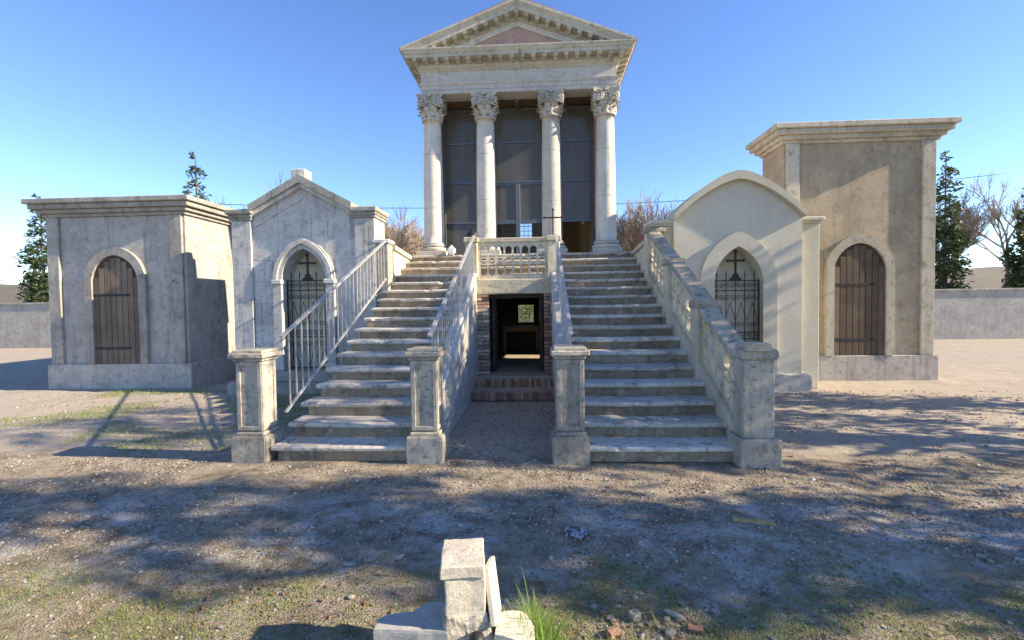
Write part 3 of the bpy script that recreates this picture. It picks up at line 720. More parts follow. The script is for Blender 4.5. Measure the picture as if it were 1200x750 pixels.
# glazed screen
GY = 11.5
scr = MB(); cols = [-2.19, -1.23, .345, 1.33]; rails = [FL + .02, 3.56, 4.50, 5.42, 6.19]
for x in cols: scr.box(x - .03, x + .03, GY - .04, GY + .04, FL, 6.25, .003)
for j in (0, 2): 
    for z in rails[1:]: scr.box(cols[j] + .031, cols[j + 1] - .031, GY - .03, GY + .03, z - .02, z + .02, .003)
for z in rails[2:]: scr.box(cols[1] + .031, cols[2] - .031, GY - .03, GY + .03, z - .02, z + .02, .003)
for j in range(3): scr.box(cols[j] + .031, cols[j + 1] - .031, GY - .035, GY + .035, FL, FL + .06, .003)
screen = scr.build('glazed_screen', 'frame', T)
def pane(xa, xb, za, zb, mat='glass'):
    q = MB(); q.box(xa, xb, GY - .004, GY + .004, za, zb, 0); o = q.build('pane', mat, screen)
for j in (0, 2):
    for k in range(4):
        if j == 2 and k == 0: continue
        pane(cols[j] + .031, cols[j + 1] - .031, rails[k] + (.021 if k else .041), rails[k + 1] - .021)
for k in (2, 3): pane(cols[1] + .031, cols[2] - .031, rails[k] + .021, rails[k + 1] - .021)
for (xa, xb) in ((cols[1] + .034, -.447), (-.443, cols[2] - .034)):
    d = MB(); fw = .05
    d.box(xa, xa + fw, GY - .025, GY + .025, FL + .065, 4.478, .003); d.box(xb - fw, xb, GY - .025, GY + .025, FL + .065, 4.478, .003)
    for z in (FL + .065, 3.52, 4.43): d.box(xa + fw + .001, xb - fw - .001, GY - .022, GY + .022, z, z + (.09 if z == 3.52 else .046), .003)
    dr = d.build('glazed_door', 'frame', T)
    for za, zb, mt in ((FL + .112, 3.519, 'clear'), (3.611, 4.429, 'glass')):
        q = MB(); q.box(xa + fw + .001, xb - fw - .001, GY - .004, GY + .004, za, zb, 0); q.build('pane', mt, dr)

# ------------------------------------------------------------------ things on the landing
b = MB(); x, y = .30, 9.22
b.box(x - .012, x + .012, y - .012, y + .012, 2.90, 3.40, .003); b.box(x - .165, x + .165, y - .010, y + .010, 3.235, 3.262, .003)
for q in ((x - .165, 3.248), (x + .165, 3.248), (x, 3.40)): b.tube([(q[0], y - .014, q[1]), (q[0], y + .014, q[1])], .022, 8)
b.box(x - .05, x + .05, y - .05, y + .05, 2.90, 2.915, .003)
tag(b.build('iron_cross', 'rust'), 'thin rusty iron cross standing on the right balustrade post', 'cross')
b = MB(); rings = []
for k in range(9):
    u = k / 8; r = .11 * math.sqrt(max(.02, 1 - (u * .98) ** 2.4)); cz = 2.902 + .13 * u
    rings.append([(-1.24 + .02 * u + r * 1.15 * math.cos(a) * (1 + .12 * noise.noise((math.cos(a) * 2, math.sin(a) * 2, u * 3))), 9.22 + r * math.sin(a), cz + .02 * noise.noise((math.cos(a), math.sin(a), 4)) * (u > 0)) for a in [2 * math.pi * i / 16 for i in range(16)]])
b.loft(rings, smooth=True); hb = b.build('cloth_bag', 'black'); tag(hb, 'small slumped black bag on the left balustrade post', 'bag')
b = MB(); b.tube([(-1.28, 9.2, 3.02), (-1.25, 9.17, 3.065), (-1.20, 9.17, 3.06), (-1.17, 9.2, 3.01)], .009, 6); b.build('strap', 'black', hb)
b = MB(); b.box(-1.95, -1.78, 10.54 - .12, 10.57, FL, FL + .17, .035, seg=3); cn = b.build('plastic_canister', 'whiteplastic'); tag(cn, 'small white plastic canister beside the leftmost column', 'canister')
b = MB(); b.lathe([(.026, FL + .168), (.026, FL + .20), (.02, FL + .205)], -1.87, 10.495, 12); b.build('lid', 'whiteplastic', cn)
tb = thing('wooden_table', 'plain wooden table inside the dark crypt', 'table', (-.45, 13.3, .30))
b = MB(); b.box(-1.0, .05, 13.0, 13.6, .98, 1.02, .006); b.build('table_top', 'woodpale', tb)
b = MB(); b.box(-.90, -.05, 13.06, 13.09, .88, .98, .003); b.box(-.90, -.05, 13.51, 13.54, .88, .98, .003); b.build('apron', 'woodpale', tb)
for x in (-.92, -.03):
    for y in (13.06, 13.54): b = MB(); b.box(x - .03, x + .03, y - .03, y + .03, .30, .98, .004); b.build('leg', 'woodpale', tb)

# ------------------------------------------------------------------ chapels
def spiral(c, x, y, z, r, sgn, flip=1, turns=1.6, th=.006, n=18):
    pts = []
    for k in range(n):
        a = k / (n - 1) * turns * 2 * math.pi; rr = r * (1 - .85 * k / (n - 1))
        pts.append((x + sgn * rr * math.cos(a), y, z + flip * rr * math.sin(a)))
    c.tube(pts, th, 4)
def gate(parent, cx, y, z0, z1, hw, zc):
    """wrought iron gate: bars, scroll rows and a cross on its top rail"""
    g = MB(); th = .009
    for z in (z0 + .03, z0 + .62, z0 + .74, z1 - .18, z1): g.box(cx - hw, cx + hw, y - .006, y + .006, z - .009, z + .009, 0)
    for s in (-1, 1): g.box(cx + s * hw - .012, cx + s * hw + .012, y - .012, y + .012, z0, z1 + .02, 0)
    go = g.build('gate', 'iron', parent)
    n = 4
    for k in range(-2, 3):
        x = cx + k * hw / 2.5; q = MB(); q.box(x - .006, x + .006, y - .006, y + .006, z0, z1 + (.0 if abs(k) == 0 else .10), 0)
        if k: q.loft([[(x - .014, y - .005, z1 + .09), (x + .014, y - .005, z1 + .09), (x + .014, y + .005, z1 + .09), (x - .014, y + .005, z1 + .09)], [(x - .001, y - .001, z1 + .2), (x + .001, y - .001, z1 + .2), (x + .001, y + .001, z1 + .2), (x - .001, y + .001, z1 + .2)]])
        q.build('bar', 'iron', go)
    q = MB()
    for k in range(4):
        x = cx + (k - 1.5) * hw / 2.1
        for s in (-1, 1):
            spiral(q, x + s * hw * .12, y - .008, z1 - .09, hw * .12, s)
            spiral(q, x + s * hw * .12, y - .008, z1 - .30, hw * .13, s, -1)
            spiral(q, x + s * hw * .12, y - .008, z0 + .88, hw * .13, s)
            spiral(q, x + s * hw * .12, y - .008, z0 + .68, hw * .10, s)
            spiral(q, x + s * hw * .12, y - .008, z0 + .50, hw * .13, s, -1)
        q.bar((x, y - .008, z1 - .40), (x - hw * .23, y - .008, z0 + .95), .008); q.bar((x, y - .008, z1 - .40), (x + hw * .23, y - .008, z0 + .95), .008)
        q.bar((x, y - .008, z0 + .42), (x - hw * .23, y - .008, z0 + .06), .008); q.bar((x, y - .008, z0 + .42), (x + hw * .23, y - .008, z0 + .06), .008)
    q.build('scrollwork', 'iron', go)['kind'] = 'stuff'
    q = MB(); q.box(cx - .02, cx + .02, y - .01, y + .01, z1 + .1, z1 + zc, .002); zc2 = z1 + zc * .68
    q.box(cx - .145, cx + .145, y - .009, y + .009, zc2 - .02, zc2 + .02, .002)
    q.plate([(cx - .11, z1), (cx + .11, z1), (cx + .10, z1 + .05), (cx + .06, z1 + .07), (cx + .05, z1 + .12), (cx, z1 + .15), (cx - .05, z1 + .12), (cx - .06, z1 + .07), (cx - .10, z1 + .05)], [], y - .008, y + .008)
    for (xx, zz) in ((cx - .145, zc2), (cx + .145, zc2), (cx, z1 + zc)): q.tube([(xx, y - .01, zz), (xx, y + .01, zz)], .027, 8)
    q.build('cross', 'iron', go)

def box_part(parent, name, mat, *a, **k):
    b = MB(); b.box(*a, **k); return b.build(name, mat, parent)

# left chapel: white ashlar, stepped gable with end piers
CX, FY = -4.42, 9.0
cl = thing('tomb_chapel', 'small white stone tomb chapel with gabled front left of the stairs', 'chapel', (CX, 10, 0), 'tomb chapels beside the stairs')
hw, sp, rise, z0 = .42, 2.15, .58, .42
op = [(CX + hw, z0)] + arch(CX, sp, hw, rise) + [(CX - hw, z0)]
gx = 1.0
outl = [(CX + gx, z0)] + op[:0] + [(CX + gx, 3.36), (CX, 3.90), (CX - gx, 3.36), (CX - gx, z0)] + op[::-1]
b = MB(); b.plate(outl, [], FY, FY + .45); wallf = b.build('facade', 'chapelL', cl)
for s in (-1, 1):
    xa, xb = sorted((CX + s * (gx + .001), CX + s * 1.385))
    pr = box_part(cl, 'pier', 'chapelL', xa, xb, FY - .05, FY + .55, 0, 3.28, bev=.012, cuts=3)
    k = MB(); k.box(xa - .03, xb + .03, FY - .08, FY + .58, 3.28, 3.33, .01); k.box(xa - .05, xb + .05, FY - .11, FY + .61, 3.33, 3.384, .02); k.box(xa - .07, xb + .07, FY - .15, FY + .65, 3.385, 3.48, .02, cuts=3, rough=.006)
    k.build('pier_cornice', 'chapelLd', pr)
rkL = .54 / 1.0
def gable_band(name, mat, y0, y1, zlo, zhi, parent, hwid=1.0, base=3.36):
    rings = [[(CX + x, y0, base + (1.0 - abs(x)) * rkL + zlo), (CX + x, y0, base + (1.0 - abs(x)) * rkL + zhi), (CX + x, y1, base + (1.0 - abs(x)) * rkL + zhi), (CX + x, y1, base + (1.0 - abs(x)) * rkL + zlo)] for x in (-hwid, -hwid / 2, 0, hwid / 2, hwid)]
    return MB().loft(rings).build(name, mat, parent)
gable_band('gable_coping', 'chapelLd', FY - .16, FY + .6, .05, .19, cl, .99)
gable_band('gable_moulding', 'chapelL', FY - .09, FY - .001, -.03, .049, cl, .99)
gable_band('gable_string', 'chapelL', FY - .022, FY - .001, -.235, -.205, cl, .98)
box_part(cl, 'apex_block', 'chapelL', CX - .17, CX + .11, FY - .1, FY + .18, 4.04, 4.21, bev=.015, cuts=3, rough=.005)
# ashlar blocks of the front, proud of their joints
fb = 0
zrow = [.42, .85, 1.30, 1.72, 2.12, 2.52, 2.92]
for r_ in range(6):
    for s in (-1, 1):
        za, zb = zrow[r_], zrow[r_ + 1]
        inner = hw + .19 if zb < 2.2 else max(.19 + hw * (1 - (max(0, za - sp) / rise) ** 1.6), .0) if za < sp + rise else 0.0
        if za >= 2.5: inner = .42
        xa, xb = sorted((CX + s * (inner + .006), CX + s * (gx - .004)))
        if xb - xa > .1: box_part(wallf, 'ashlar_block', 'chapelL', xa, xb, FY - .010, FY + .01, za + .004, zb - .004, bev=.004)
pl = MB(); pl.plate([(CX - .40, 2.96), (CX + .46, 2.96), (CX + .46, 3.30), (CX - .40, 3.30)], [[(CX - .37, 2.99), (CX + .43, 2.99), (CX + .43, 3.27), (CX - .37, 3.27)]], FY - .014, FY + .005); pl.build('plaque_border', 'chapelL', wallf)
def archivolt(parent, name, mat, cx, sp, h0, r0, h1, r1, y0, y1, legs=None):
    o_, i_ = arch(cx, sp, h1, r1, 14), arch(cx, sp, h0, r0, 14)
    if legs is not None: o_ = [(cx + h1, legs)] + o_ + [(cx - h1, legs)]; i_ = [(cx + h0, legs)] + i_ + [(cx - h0, legs)]
    b = MB(); b.loft([[(q[0], y0, q[1]), (q[0], y1, q[1]), (p_[0], y1, p_[1]), (p_[0], y0, p_[1])] for p_, q in zip(o_, i_)]); return b.build(name, mat, parent)
archivolt(cl, 'arch_moulding', 'chapelL', CX, sp, hw, rise, hw + .075, rise + .09, FY - .07, FY + .02)
archivolt(cl, 'arch_moulding', 'chapelL', CX, sp, hw + .076, rise + .091, hw + .15, rise + .17, FY - .11, FY + .02)
archivolt(cl, 'arch_moulding', 'chapelL', CX, sp, hw + .151, rise + .171, hw + .18, rise + .205, FY - .06, FY + .02)
for s in (-1, 1):
    xa, xb = sorted((CX + s * (hw + .001), CX + s * (hw + .18)))
    jb = box_part(cl, 'jamb_pilaster', 'chapelL', xa, xb, FY - .08, FY + .02, .42, 2.06, bev=.01, cuts=2)
    box_part(jb, 'impost', 'chapelL', xa - .02, xb + .02, FY - .12, FY + .02, 2.06, 2.15, bev=.015)
    box_part(jb, 'pilaster_base', 'chapelL', xa - .02, xb + .02, FY - .11, FY + .02, .42, .55, bev=.015)
b = MB(); b.box(CX - 1.44, CX + 1.44, FY - .25, FY + .6, -.03, .21, .012, cuts=4, rough=.004); b.box(CX - 1.0, CX + 1.0, FY - .1, FY + .6, .21, .418, .012); b.build('plinth', 'chapelLd', cl)
b = MB(); b.box(CX - .95, CX + .95, FY + 1.35, FY + 1.5, .42, 3.1, 0); b.box(CX - .95, CX - .8, FY + .451, FY + 1.35, .42, 3.1, 0); b.box(CX + .8, CX + .95, FY + .451, FY + 1.35, .42, 3.1, 0); b.box(CX - .95, CX + .95, FY + .451, FY + 1.5, 3.1, 3.2, 0)
b.build('body', 'cream', cl)
b = MB(); b.box(CX - .79, CX + .79, FY + .40, FY + .449, .42, 2.95, 0); b.build('back_panel', 'cream', cl)
b = MB(); b.loft([[(CX - .97, y, 3.2), (CX, y, 3.7), (CX + .97, y, 3.2)] for y in (FY + .46, FY + 1.55)]); b.build('roof', 'rooftile', cl)
gate(cl, CX, FY + .12, z0 + .01, 2.13, hw - .01, .50)

# right chapel: cream stucco with a curved gable
CX, FY = 3.62, 9.0
cr = thing('tomb_chapel', 'small cream stucco tomb chapel with curved gable right of the stairs', 'chapel', (CX, 10, 0), 'tomb chapels beside the stairs')
hw, sp, rise, z0 = .43, 1.95, .66, .3
gw = 1.13
def curve_gable(hwid, zb, h, n=14):
    right = [(CX + hwid * (1 - i / n), zb + h * (1 - (1 - i / n) ** 1.6)) for i in range(n + 1)]
    return right + [(2 * CX - x, z) for x, z in right[-2::-1]]
op = [(CX + hw, z0)] + arch(CX, sp, hw, rise) + [(CX - hw, z0)]
b = MB(); b.plate([(CX + gw, z0)] + curve_gable(gw, 3.12, .68) + [(CX - gw, z0)] + op[::-1], [], FY, FY + .45); b.build('facade', 'stucco', cr)
g0, g1 = curve_gable(gw + .02, 3.11, .69), curve_gable(gw + .02, 3.22, .735)
b = MB(); b.loft([[(p_[0], FY - .13, p_[1]), (p_[0], FY + .7, p_[1]), (q[0], FY + .7, q[1]), (q[0], FY - .13, q[1])] for p_, q in zip(g0, g1)], smooth=False); b.build('gable_coping', 'cream', cr)
archivolt(cr, 'arch_moulding', 'stucco', CX, sp, hw, rise, hw + .25, rise + .27, FY - .055, FY + .02, legs=.3)
for s in (-1, 1):
    xa, xb = sorted((CX + s * (gw + .001), CX + s * 1.50))
    pr = box_part(cr, 'side_wing', 'cream', xa, xb, FY + .12, FY + .5, 0, 3.02, bev=.008)
    k = MB(); k.box(xa - .03, xb + .03, FY + .08, FY + .54, 3.02, 3.06, .008); k.box(xa - .06, xb + .06, FY + .04, FY + .58, 3.06, 3.13, .015); k.build('wing_cornice', 'stucco', pr)
box_part(cr, 'plinth', 'greystucco', CX - 1.25, CX + 1.25, FY - .14, FY + .5, -.03, .299, bev=.012)
b = MB(); b.box(CX - 1.1, CX + 1.1, FY + 1.4, FY + 1.6, .3, 3.0, 0); b.box(CX - 1.1, CX - .95, FY + .451, FY + 1.4, .3, 3.0, 0); b.box(CX + .95, CX + 1.1, FY + .451, FY + 1.4, .3, 3.0, 0); b.box(CX - 1.1, CX + 1.1, FY + .451, FY + 1.6, 3.0, 3.1, 0); b.build('body', 'cream', cr)
b = MB(); b.box(CX - .79, CX + .79, FY + .36, FY + .40, .301, 2.98, 0); b.build('back_panel', 'cream', cr)
gate(cr, CX, FY + .10, z0 + .01, 2.0, hw - .01, .54)

# taller building behind the right chapel, with a heavy cornice
def tall_tomb(label, xa, xb, ya, yb, z1, mat, cmat):
    t = thing('mausoleum', label, 'building', ((xa + xb) / 2, (ya + yb) / 2, 0))
    box_part(t, 'wall', mat, xa, xb, ya, yb, -.03, z1 - .35, bev=.01)
    k = MB()
    for e, za, zb in ((.05, z1 - .349, z1 - .28), (.12, z1 - .279, z1 - .2), (.2, z1 - .199, z1 - .1), (.26, z1 - .099, z1)): k.box(xa - e, xb + e, ya - e, yb + e, za, zb, .012)
    k.build('cornice', cmat, t)
    box_part(t, 'plinth', 'greystucco', xa - .06, xb + .06, ya - .06, yb + .06, -.03, .5, bev=.015)
    mx_ = (xa + xb) / 2
    archivolt(t, 'door_surround', cmat, mx_, 2.2, .5, .55, .66, .73, ya - .08, ya + .02, legs=.5)
    b = MB(); b.plate([(mx_ + .5, .5)] + arch(mx_, 2.2, .5, .55) + [(mx_ - .5, .5)], [], ya - .02, ya - .001); dr_ = b.build('door', 'wood', t)
    for k in range(8):
        x0_, x1_ = mx_ - .49 + k * .1235, mx_ - .49 + k * .1235 + .113; zt_ = 2.2 + .55 * (1 - (abs((x0_ + x1_) / 2 - mx_) / .5) ** 1.9) - .05
        box_part(dr_, 'plank', 'doorwood', x0_, x1_, ya - .042, ya - .0201, .505, zt_, bev=.005)
    for z_ in (.8, 1.9): box_part(dr_, 'hinge', 'iron', mx_ - .49, mx_ + .3, ya - .05, ya - .0425, z_, z_ + .05, bev=.002)
    for s in (-1, 1): box_part(t, 'pilaster', cmat, *sorted((mx_ + s * (xb - xa) / 2 * .97, mx_ + s * (xb - xa) / 2 * .80)), ya - .06, ya - .001, .501, z1 - .351, bev=.008)
    return t
tall_tomb('tall ochre mausoleum with heavy cornice behind the cream chapel', 4.95, 7.9, 10.1, 11.0, 5.1, 'stuccoB', 'cornice')
# beyond the left chapel
tall_tomb('grey stucco mausoleum with flat cornice at the far left', -10.2, -7.2, 9.6, 13, 3.9, 'greystucco', 'chapelLd')

# low boundary wall far behind
bw = thing('boundary_wall', 'low grey plastered boundary wall behind the tombs', 'wall', (0, 20, 0))
box_part(bw, 'wall_face', 'greystucco', -40, 40, 20, 20.3, -.03, 1.9, bev=0)
box_part(bw, 'coping', 'chapelLd', -40, 40, 19.94, 20.36, 1.901, 1.98, bev=.01)

# overhead cables
b = MB()
pa, pb = Vector((-22, 26, 7.7)), Vector((24, 26, 7.9))
b.tube([pa.lerp(pb, k / 40) - Vector((0, 0, 1.0 * 4 * (k / 40) * (1 - k / 40))) for k in range(41)], .016, 5)
tag(b.build('overhead_cable', 'wire'), 'thin overhead cable crossing the sky behind the temple', 'cable')

# ------------------------------------------------------------------ trees
def grow(b, tw, p, d, L, r, depth, maxd, rng):
    pts = [p]; q = p.copy(); dd = d.copy(); n = 4
    for k in range(n):
        dd = (dd + Vector((rng.uniform(-1, 1), rng.uniform(-1, 1), rng.uniform(-.4, .8))) * .16).normalized(); q = q + dd * L / n; pts.append(q.copy())
    (b if depth < 2 else tw).tube(pts, r, 6 if depth < 2 else 3, r2=r * .6, cap=depth < 1)
    if depth == maxd: return
    nb = 4 if depth < 1 else rng.choice((3, 4)) if depth < maxd - 1 else 7
    for k in range(nb):
        s = pts[rng.choice((2, 3, 4)) if k else 4]
        ax = Vector((rng.uniform(-1, 1), rng.uniform(-1, 1), rng.uniform(-1, 1))).normalized()
        nd = (Matrix.Rotation(rng.uniform(.35, .85), 3, ax) @ dd); nd.z += .12; nd.normalize()
        grow(b, tw, s, nd, L * rng.uniform(.62, .82), r * .58, depth + 1, maxd, rng)
def bare_tree_meshes(seed, H):
    rng = random.Random(seed); b, tw = MB(), MB()
    grow(b, tw, Vector((0, 0, -.1)), Vector((0, 0, 1)), H * .30, H * .022, 0, 5, rng)
    return b.mesh('trunk'), tw.mesh('crown')
protos = [bare_tree_meshes(s, 6.5) for s in (3, 11, 29)]
for tm, cm in protos: tm.materials.append(M['bark']); cm.materials.append(M['twig'])
spots = [(-7.2, 23, 1.0, 'just left of the temple'), (-4.9, 27, 1.12, 'close behind the left edge of the temple'), (-9.6, 26, 1.15, 'over the right pier of the white chapel'),
         (-12.2, 22.5, 1.25, 'over the gable of the white chapel'), (-17.5, 25, 1.2, 'above the grey mausoleum'), (-23, 24, 1.1, 'at the far left edge'), (-8.3, 30, 1.1, 'farthest back left of the temple'),
         (4.6, 25, 1.15, 'just right of the temple'), (6.4, 28, 1.1, 'above the wing of the cream chapel'), (3.6, 30, 1.05, 'farthest back right of the temple'), (13.5, 24, 1.2, 'right of the ochre mausoleum'), (20, 25, 1.15, 'at the far right edge'), (-6.0, 24.5, .95, 'touching the outline of the leftmost column'), (-7.9, 26.5, 1.05, 'over the left parapet wall'), (4.9, 22.5, 1.05, 'over the right end of the top steps'),
         (-6.6, 21.3, 1.0, 'nearest behind the left parapet wall'), (-7.6, 21.8, .95, 'between the white chapel and the temple'), (-5.5, 22.2, 1.0, 'half hidden by the leftmost column'), (-8.6, 23.6, 1.0, 'just right of the white chapel'),
         (5.6, 23.4, 1.1, 'just left of the cream chapel wing'), (4.2, 22.0, 1.02, 'half hidden by the rightmost column'), (-26, 27, 1.3, 'behind the grey wall at the far left'), (-14.5, 27, 1.3, 'left of the white chapel gable'), (17, 28, 1.3, 'behind the wall beyond the ochre mausoleum'), (25, 28, 1.35, 'farthest right of all')]
for i, (x, y, sc, lb) in enumerate(spots):
    tm, cm = protos[i % 3]
    t = thing('bare_tree', 'leafless brown tree ' + lb, 'tree', (x, y, 0), 'leafless trees behind the tombs')
    t.scale = (sc,) * 3; t.rotation_euler = (0, 0, i * 1.7)
    for nm, me in (('trunk', tm), ('crown', cm)):
        o = link(nm, me, t, (x, y, 0)); o.location = (0, 0, 0)
def leafy(name, label, cat, loc, blobs, n, size, mat, trunk=None, seed=0, group=None):
    rng = random.Random(seed); t = thing(name, label, cat, loc, group)
    L = Vector(loc); vs, fs = [], []
    tot = sum(b_[3] ** 2 for b_ in blobs)
    for (bx, by, bz, br) in blobs:
        for k in range(int(n * br * br / tot)):
            v = Vector((rng.gauss(0, 1), rng.gauss(0, 1), rng.gauss(0, 1))).normalized() * br * rng.uniform(.35, 1.05) ** .6
            v *= 1 + .25 * noise.noise(v * 2.2 + Vector((bx, by, bz)))
            c = Vector((bx, by, bz)) + v - L
            if noise.noise((c + L) * 1.9) < -.12: continue
            u = Vector((rng.uniform(-1, 1), rng.uniform(-1, 1), rng.uniform(-.6, .6))).normalized(); q = u.orthogonal().normalized(); q.rotate(Matrix.Rotation(rng.uniform(0, 6.28), 3, u))
            sz = size * rng.uniform(.6, 1.3); s0 = len(vs)
            vs += [c - u * sz, c + q * sz * .4, c + u * sz, c - q * sz * .4]; fs.append((s0, s0 + 1, s0 + 2, s0 + 3))
    me = bpy.data.meshes.new('crown'); me.from_pydata([tuple(v) for v in vs], [], fs)
    link('crown', me, t, loc, mat)
    b = MB(); base = L
    if trunk:
        top = Vector(blobs[0][:3]); b.tube([base - Vector((0, 0, .1)), base.lerp(top, .5) + Vector((.05, .03, 0)), top], trunk, 8, r2=trunk * .5)
        for (bx, by, bz, br) in blobs[1:]: b.tube([base.lerp(top, .55), Vector((bx, by, bz))], trunk * .5, 6, r2=trunk * .2)
    else:
        for (bx, by, bz, br) in blobs: b.tube([base, Vector((bx, by, bz))], .03, 5, r2=.01)
    b.build('trunk' if trunk else 'stems', 'bark', t, loc)
    return t
hb_ = MB(); nx, ny = 60, 8
hg = [[hb_.bm.verts.new((-260 + 520 * i / nx, 90 + 14 * j, (11 + 5 * noise.noise((i * .14, 0, 3)) + 1.2 * noise.noise((i * .9, j * .7, 6))) * math.sin(min(1, j / 5) * math.pi / 2) - .3)) for i in range(nx + 1)] for j in range(ny + 1)]
for j in range(ny):
    for i in range(nx): hb_.bm.faces.new((hg[j][i], hg[j][i + 1], hg[j + 1][i + 1], hg[j + 1][i])).smooth = True
M['hill'] = plain('wooded_hill', (.15, .12, .085), .95, c2=(.09, .095, .06), vscale=.35)
tag(hb_.build('hill', 'hill'), 'low wooded hill in the distance', kind='structure')
def cypress(label, x, y, h, r, seed):
    bl = [(x, y, h * .5, r)] + [(x, y, h * (.12 + .8 * k / 9), r * (1.0 - .75 * (k / 9) ** 2)) for k in range(10)]
    leafy('cypress_tree', label, 'tree', (x, y, 0), bl, 7500, .10, 'leafgreen', trunk=.12, seed=seed, group='cypresses behind the boundary wall')
cypress('tall dark cypress at the left, rising behind the grey mausoleum', -15.6, 21.6, 9.4, .95, 51)
cypress('shorter dark cypress at the far left edge', -23.2, 21.6, 7.6, .9, 52)
cypress('tall dark cypress right of the ochre mausoleum', 17.6, 22.0, 8.4, .9, 53)
cypress('shorter dark cypress at the far right edge', 20.6, 21.5, 6.8, .8, 54)
leafy('evergreen_shrub', 'dark evergreen shrub behind the right end of the top steps', 'shrub', (3.2, 18.0, 0), [(3.2, 18, 2.6, 1.0), (3.9, 18.2, 2.2, .8), (2.7, 18.3, 3.1, .7), (3.3, 18, 1.0, 1.0)], 5200, .07, 'leafgreen', seed=4)
leafy('leafy_bush', 'sunlit green bush seen through the small crypt window', 'bush', (-.4, 16.2 + 1.6, 0), [(-.4, 17.9, 1.2, .9), (-1.0, 18, 1.7, .8), (.4, 18.1, 1.5, .8)], 4200, .06, 'leafpale', seed=5)
# evergreens beside the yard on the right, whose shade falls across it
def big_evergreen(label, x, y, z0, z1, rad, n, seed):
    rng = random.Random(seed); bl = [(x, y, (z0 + z1) / 2, rad)]
    for k in range(11):
        u = k / 10; a = k * 2.4; rr = rad * (.75 - .35 * abs(u - .45)); bl.append((x + .35 * rad * math.cos(a), y + .45 * rad * math.sin(a), z0 + (z1 - z0) * u, rr))
    leafy('evergreen_tree', label, 'tree', (x, y, 0), bl, n, .085, 'leafgreen', trunk=.16, seed=seed, group='evergreens on the right of the yard')
big_evergreen('evergreen tree beside the yard on the right, nearest the camera', 9.6, 2.5, 2.2, 7.4, 1.0, 16500, 21)
big_evergreen('evergreen tree beside the yard on the right, opposite the foot of the stairs', 10.2, 5.2, 2.4, 8.2, 1.55, 17000, 22)
big_evergreen('evergreen tree beside the yard on the right, farthest from the camera', 11.4, 7.2, 2.4, 8.0, 1.1, 14000, 23)

# ------------------------------------------------------------------ broken monument in the foreground
mo = thing('broken_monument', 'broken pale stone monument block with side slabs in the foreground grass', 'monument', (-.33, 2.2, 0))
rotm = Matrix.Translation((-.365, 2.17, 0)) @ Matrix.Rotation(R(8), 4, 'Z') @ Matrix.Translation((.335, -2.17, 0))
b = MB(); b.box(-.425, -.232, 2.045, 2.30, .435, .495, .010, cuts=10, rough=.005, mat=rotm); b.build('cap_block', 'monument', mo)
b = MB(); b.box(-.408, -.230, 2.052, 2.29, .24, .434, .006, cuts=8, rough=.005, mat=rotm); b.build('shaft', 'monument', mo)
b = MB(); b.box(-.412, -.222, 2.048, 2.295, -.04, .281, .012, cuts=12, rough=.010)
for v in b.bm.verts:
    if v.co.x > -.31: v.co.x += max(0, .25 - v.co.z) * .32 * (v.co.x + .31) / .095
b.bm.transform(rotm)
shake(b.bm, .006, 30); b.build('crusted_foot', 'monrough', mo)
sl_ = [(-.735, 2.03), (-.745, 2.10), (-.715, 2.135), (-.60, 2.165), (-.575, 2.20), (-.545, 2.235), (-.415, 2.25), (-.41, 2.03)]
def slab(name, pts, z0, z1, mat):
    b = MB(); n = len(pts); cxm = sum(p_[0] for p_ in pts) / n; cym = sum(p_[1] for p_ in pts) / n
    sh = lambda f, z: [(cxm + (x - cxm) * f, cym + (y - cym) * f, z) for x, y in pts]
    b.loft([sh(.97, z0), sh(1, z0 + .015), sh(1, z1 - .012), sh(.975, z1)]); bmesh.ops.triangulate(b.bm, faces=b.bm.faces[:]); bmesh.ops.subdivide_edges(b.bm, edges=b.bm.edges[:], cuts=4, use_grid_fill=True); shake(b.bm, .005, 14); return b.build(name, mat, mo)
slab('side_slab', sl_, -.03, .215, 'monslab')
slab('side_slab', [(-.205, 2.04), (-.03, 1.98), (-.035, 2.10), (-.07, 2.19), (-.10, 2.215), (-.20, 2.20)], -.03, .20, 'monument')
b = MB(); b.box(-.012, .012, -.11, .11, -.12, .12, .004, cuts=3, rough=.002, mat=Matrix.Translation((-.225, 2.19, .31)) @ Matrix.Rotation(R(-9), 4, 'Y') @ Matrix.Rotation(R(-16), 4, 'X')); b.build('thin_slab', 'monument', mo)
b = MB(); b.lathe([(.001, .0), (.026, .004), (.034, .03), (.030, .055), (.018, .072), (.001, .078)], 0, 0, 16)
o = link('black_knob', b.mesh('p'), mo, (-.285, 2.062, .175), 'black'); o['label'] = 'small glossy black knob on the crusted front'
o.rotation_euler = (R(78), 0, R(8))

# ------------------------------------------------------------------ loose stones that can be told apart
def rock_mesh(seed, sx_, sy_, sz_, mat, box=False):
    rng = random.Random(seed); b = bmesh.new()
    if box:
        bmesh.ops.create_cube(b, size=1); bmesh.ops.bevel(b, geom=b.edges[:], offset=.08, segments=1, affect='EDGES'); bmesh.ops.subdivide_edges(b, edges=b.edges[:], cuts=1)
    else: bmesh.ops.create_icosphere(b, subdivisions=2, radius=.55)
    o = Vector((seed * 3.7, seed, 0))
    for v in b.verts:
        v.co *= 1 + .45 * noise.noise(v.co * 1.7 + o) + .12 * noise.noise(v.co * 5 + o)
        v.co = Vector((v.co.x * sx_, v.co.y * sy_, v.co.z * sz_))
    zm = min(v.co.z for v in b.verts)
    for v in b.verts: v.co.z -= zm
    me = bpy.data.meshes.new('rock'); b.to_mesh(me); b.free(); me.materials.append(M[mat]); return me
M['rockpale'] = stone('pale_rock', (.42, .39, .33), (.33, .30, .25), damt=.3, scale=4, bump=.5)
M['rockbrick'] = stone('brick_shard', (.40, .22, .145), (.34, .20, .14), damt=.25, scale=4, bump=.5)
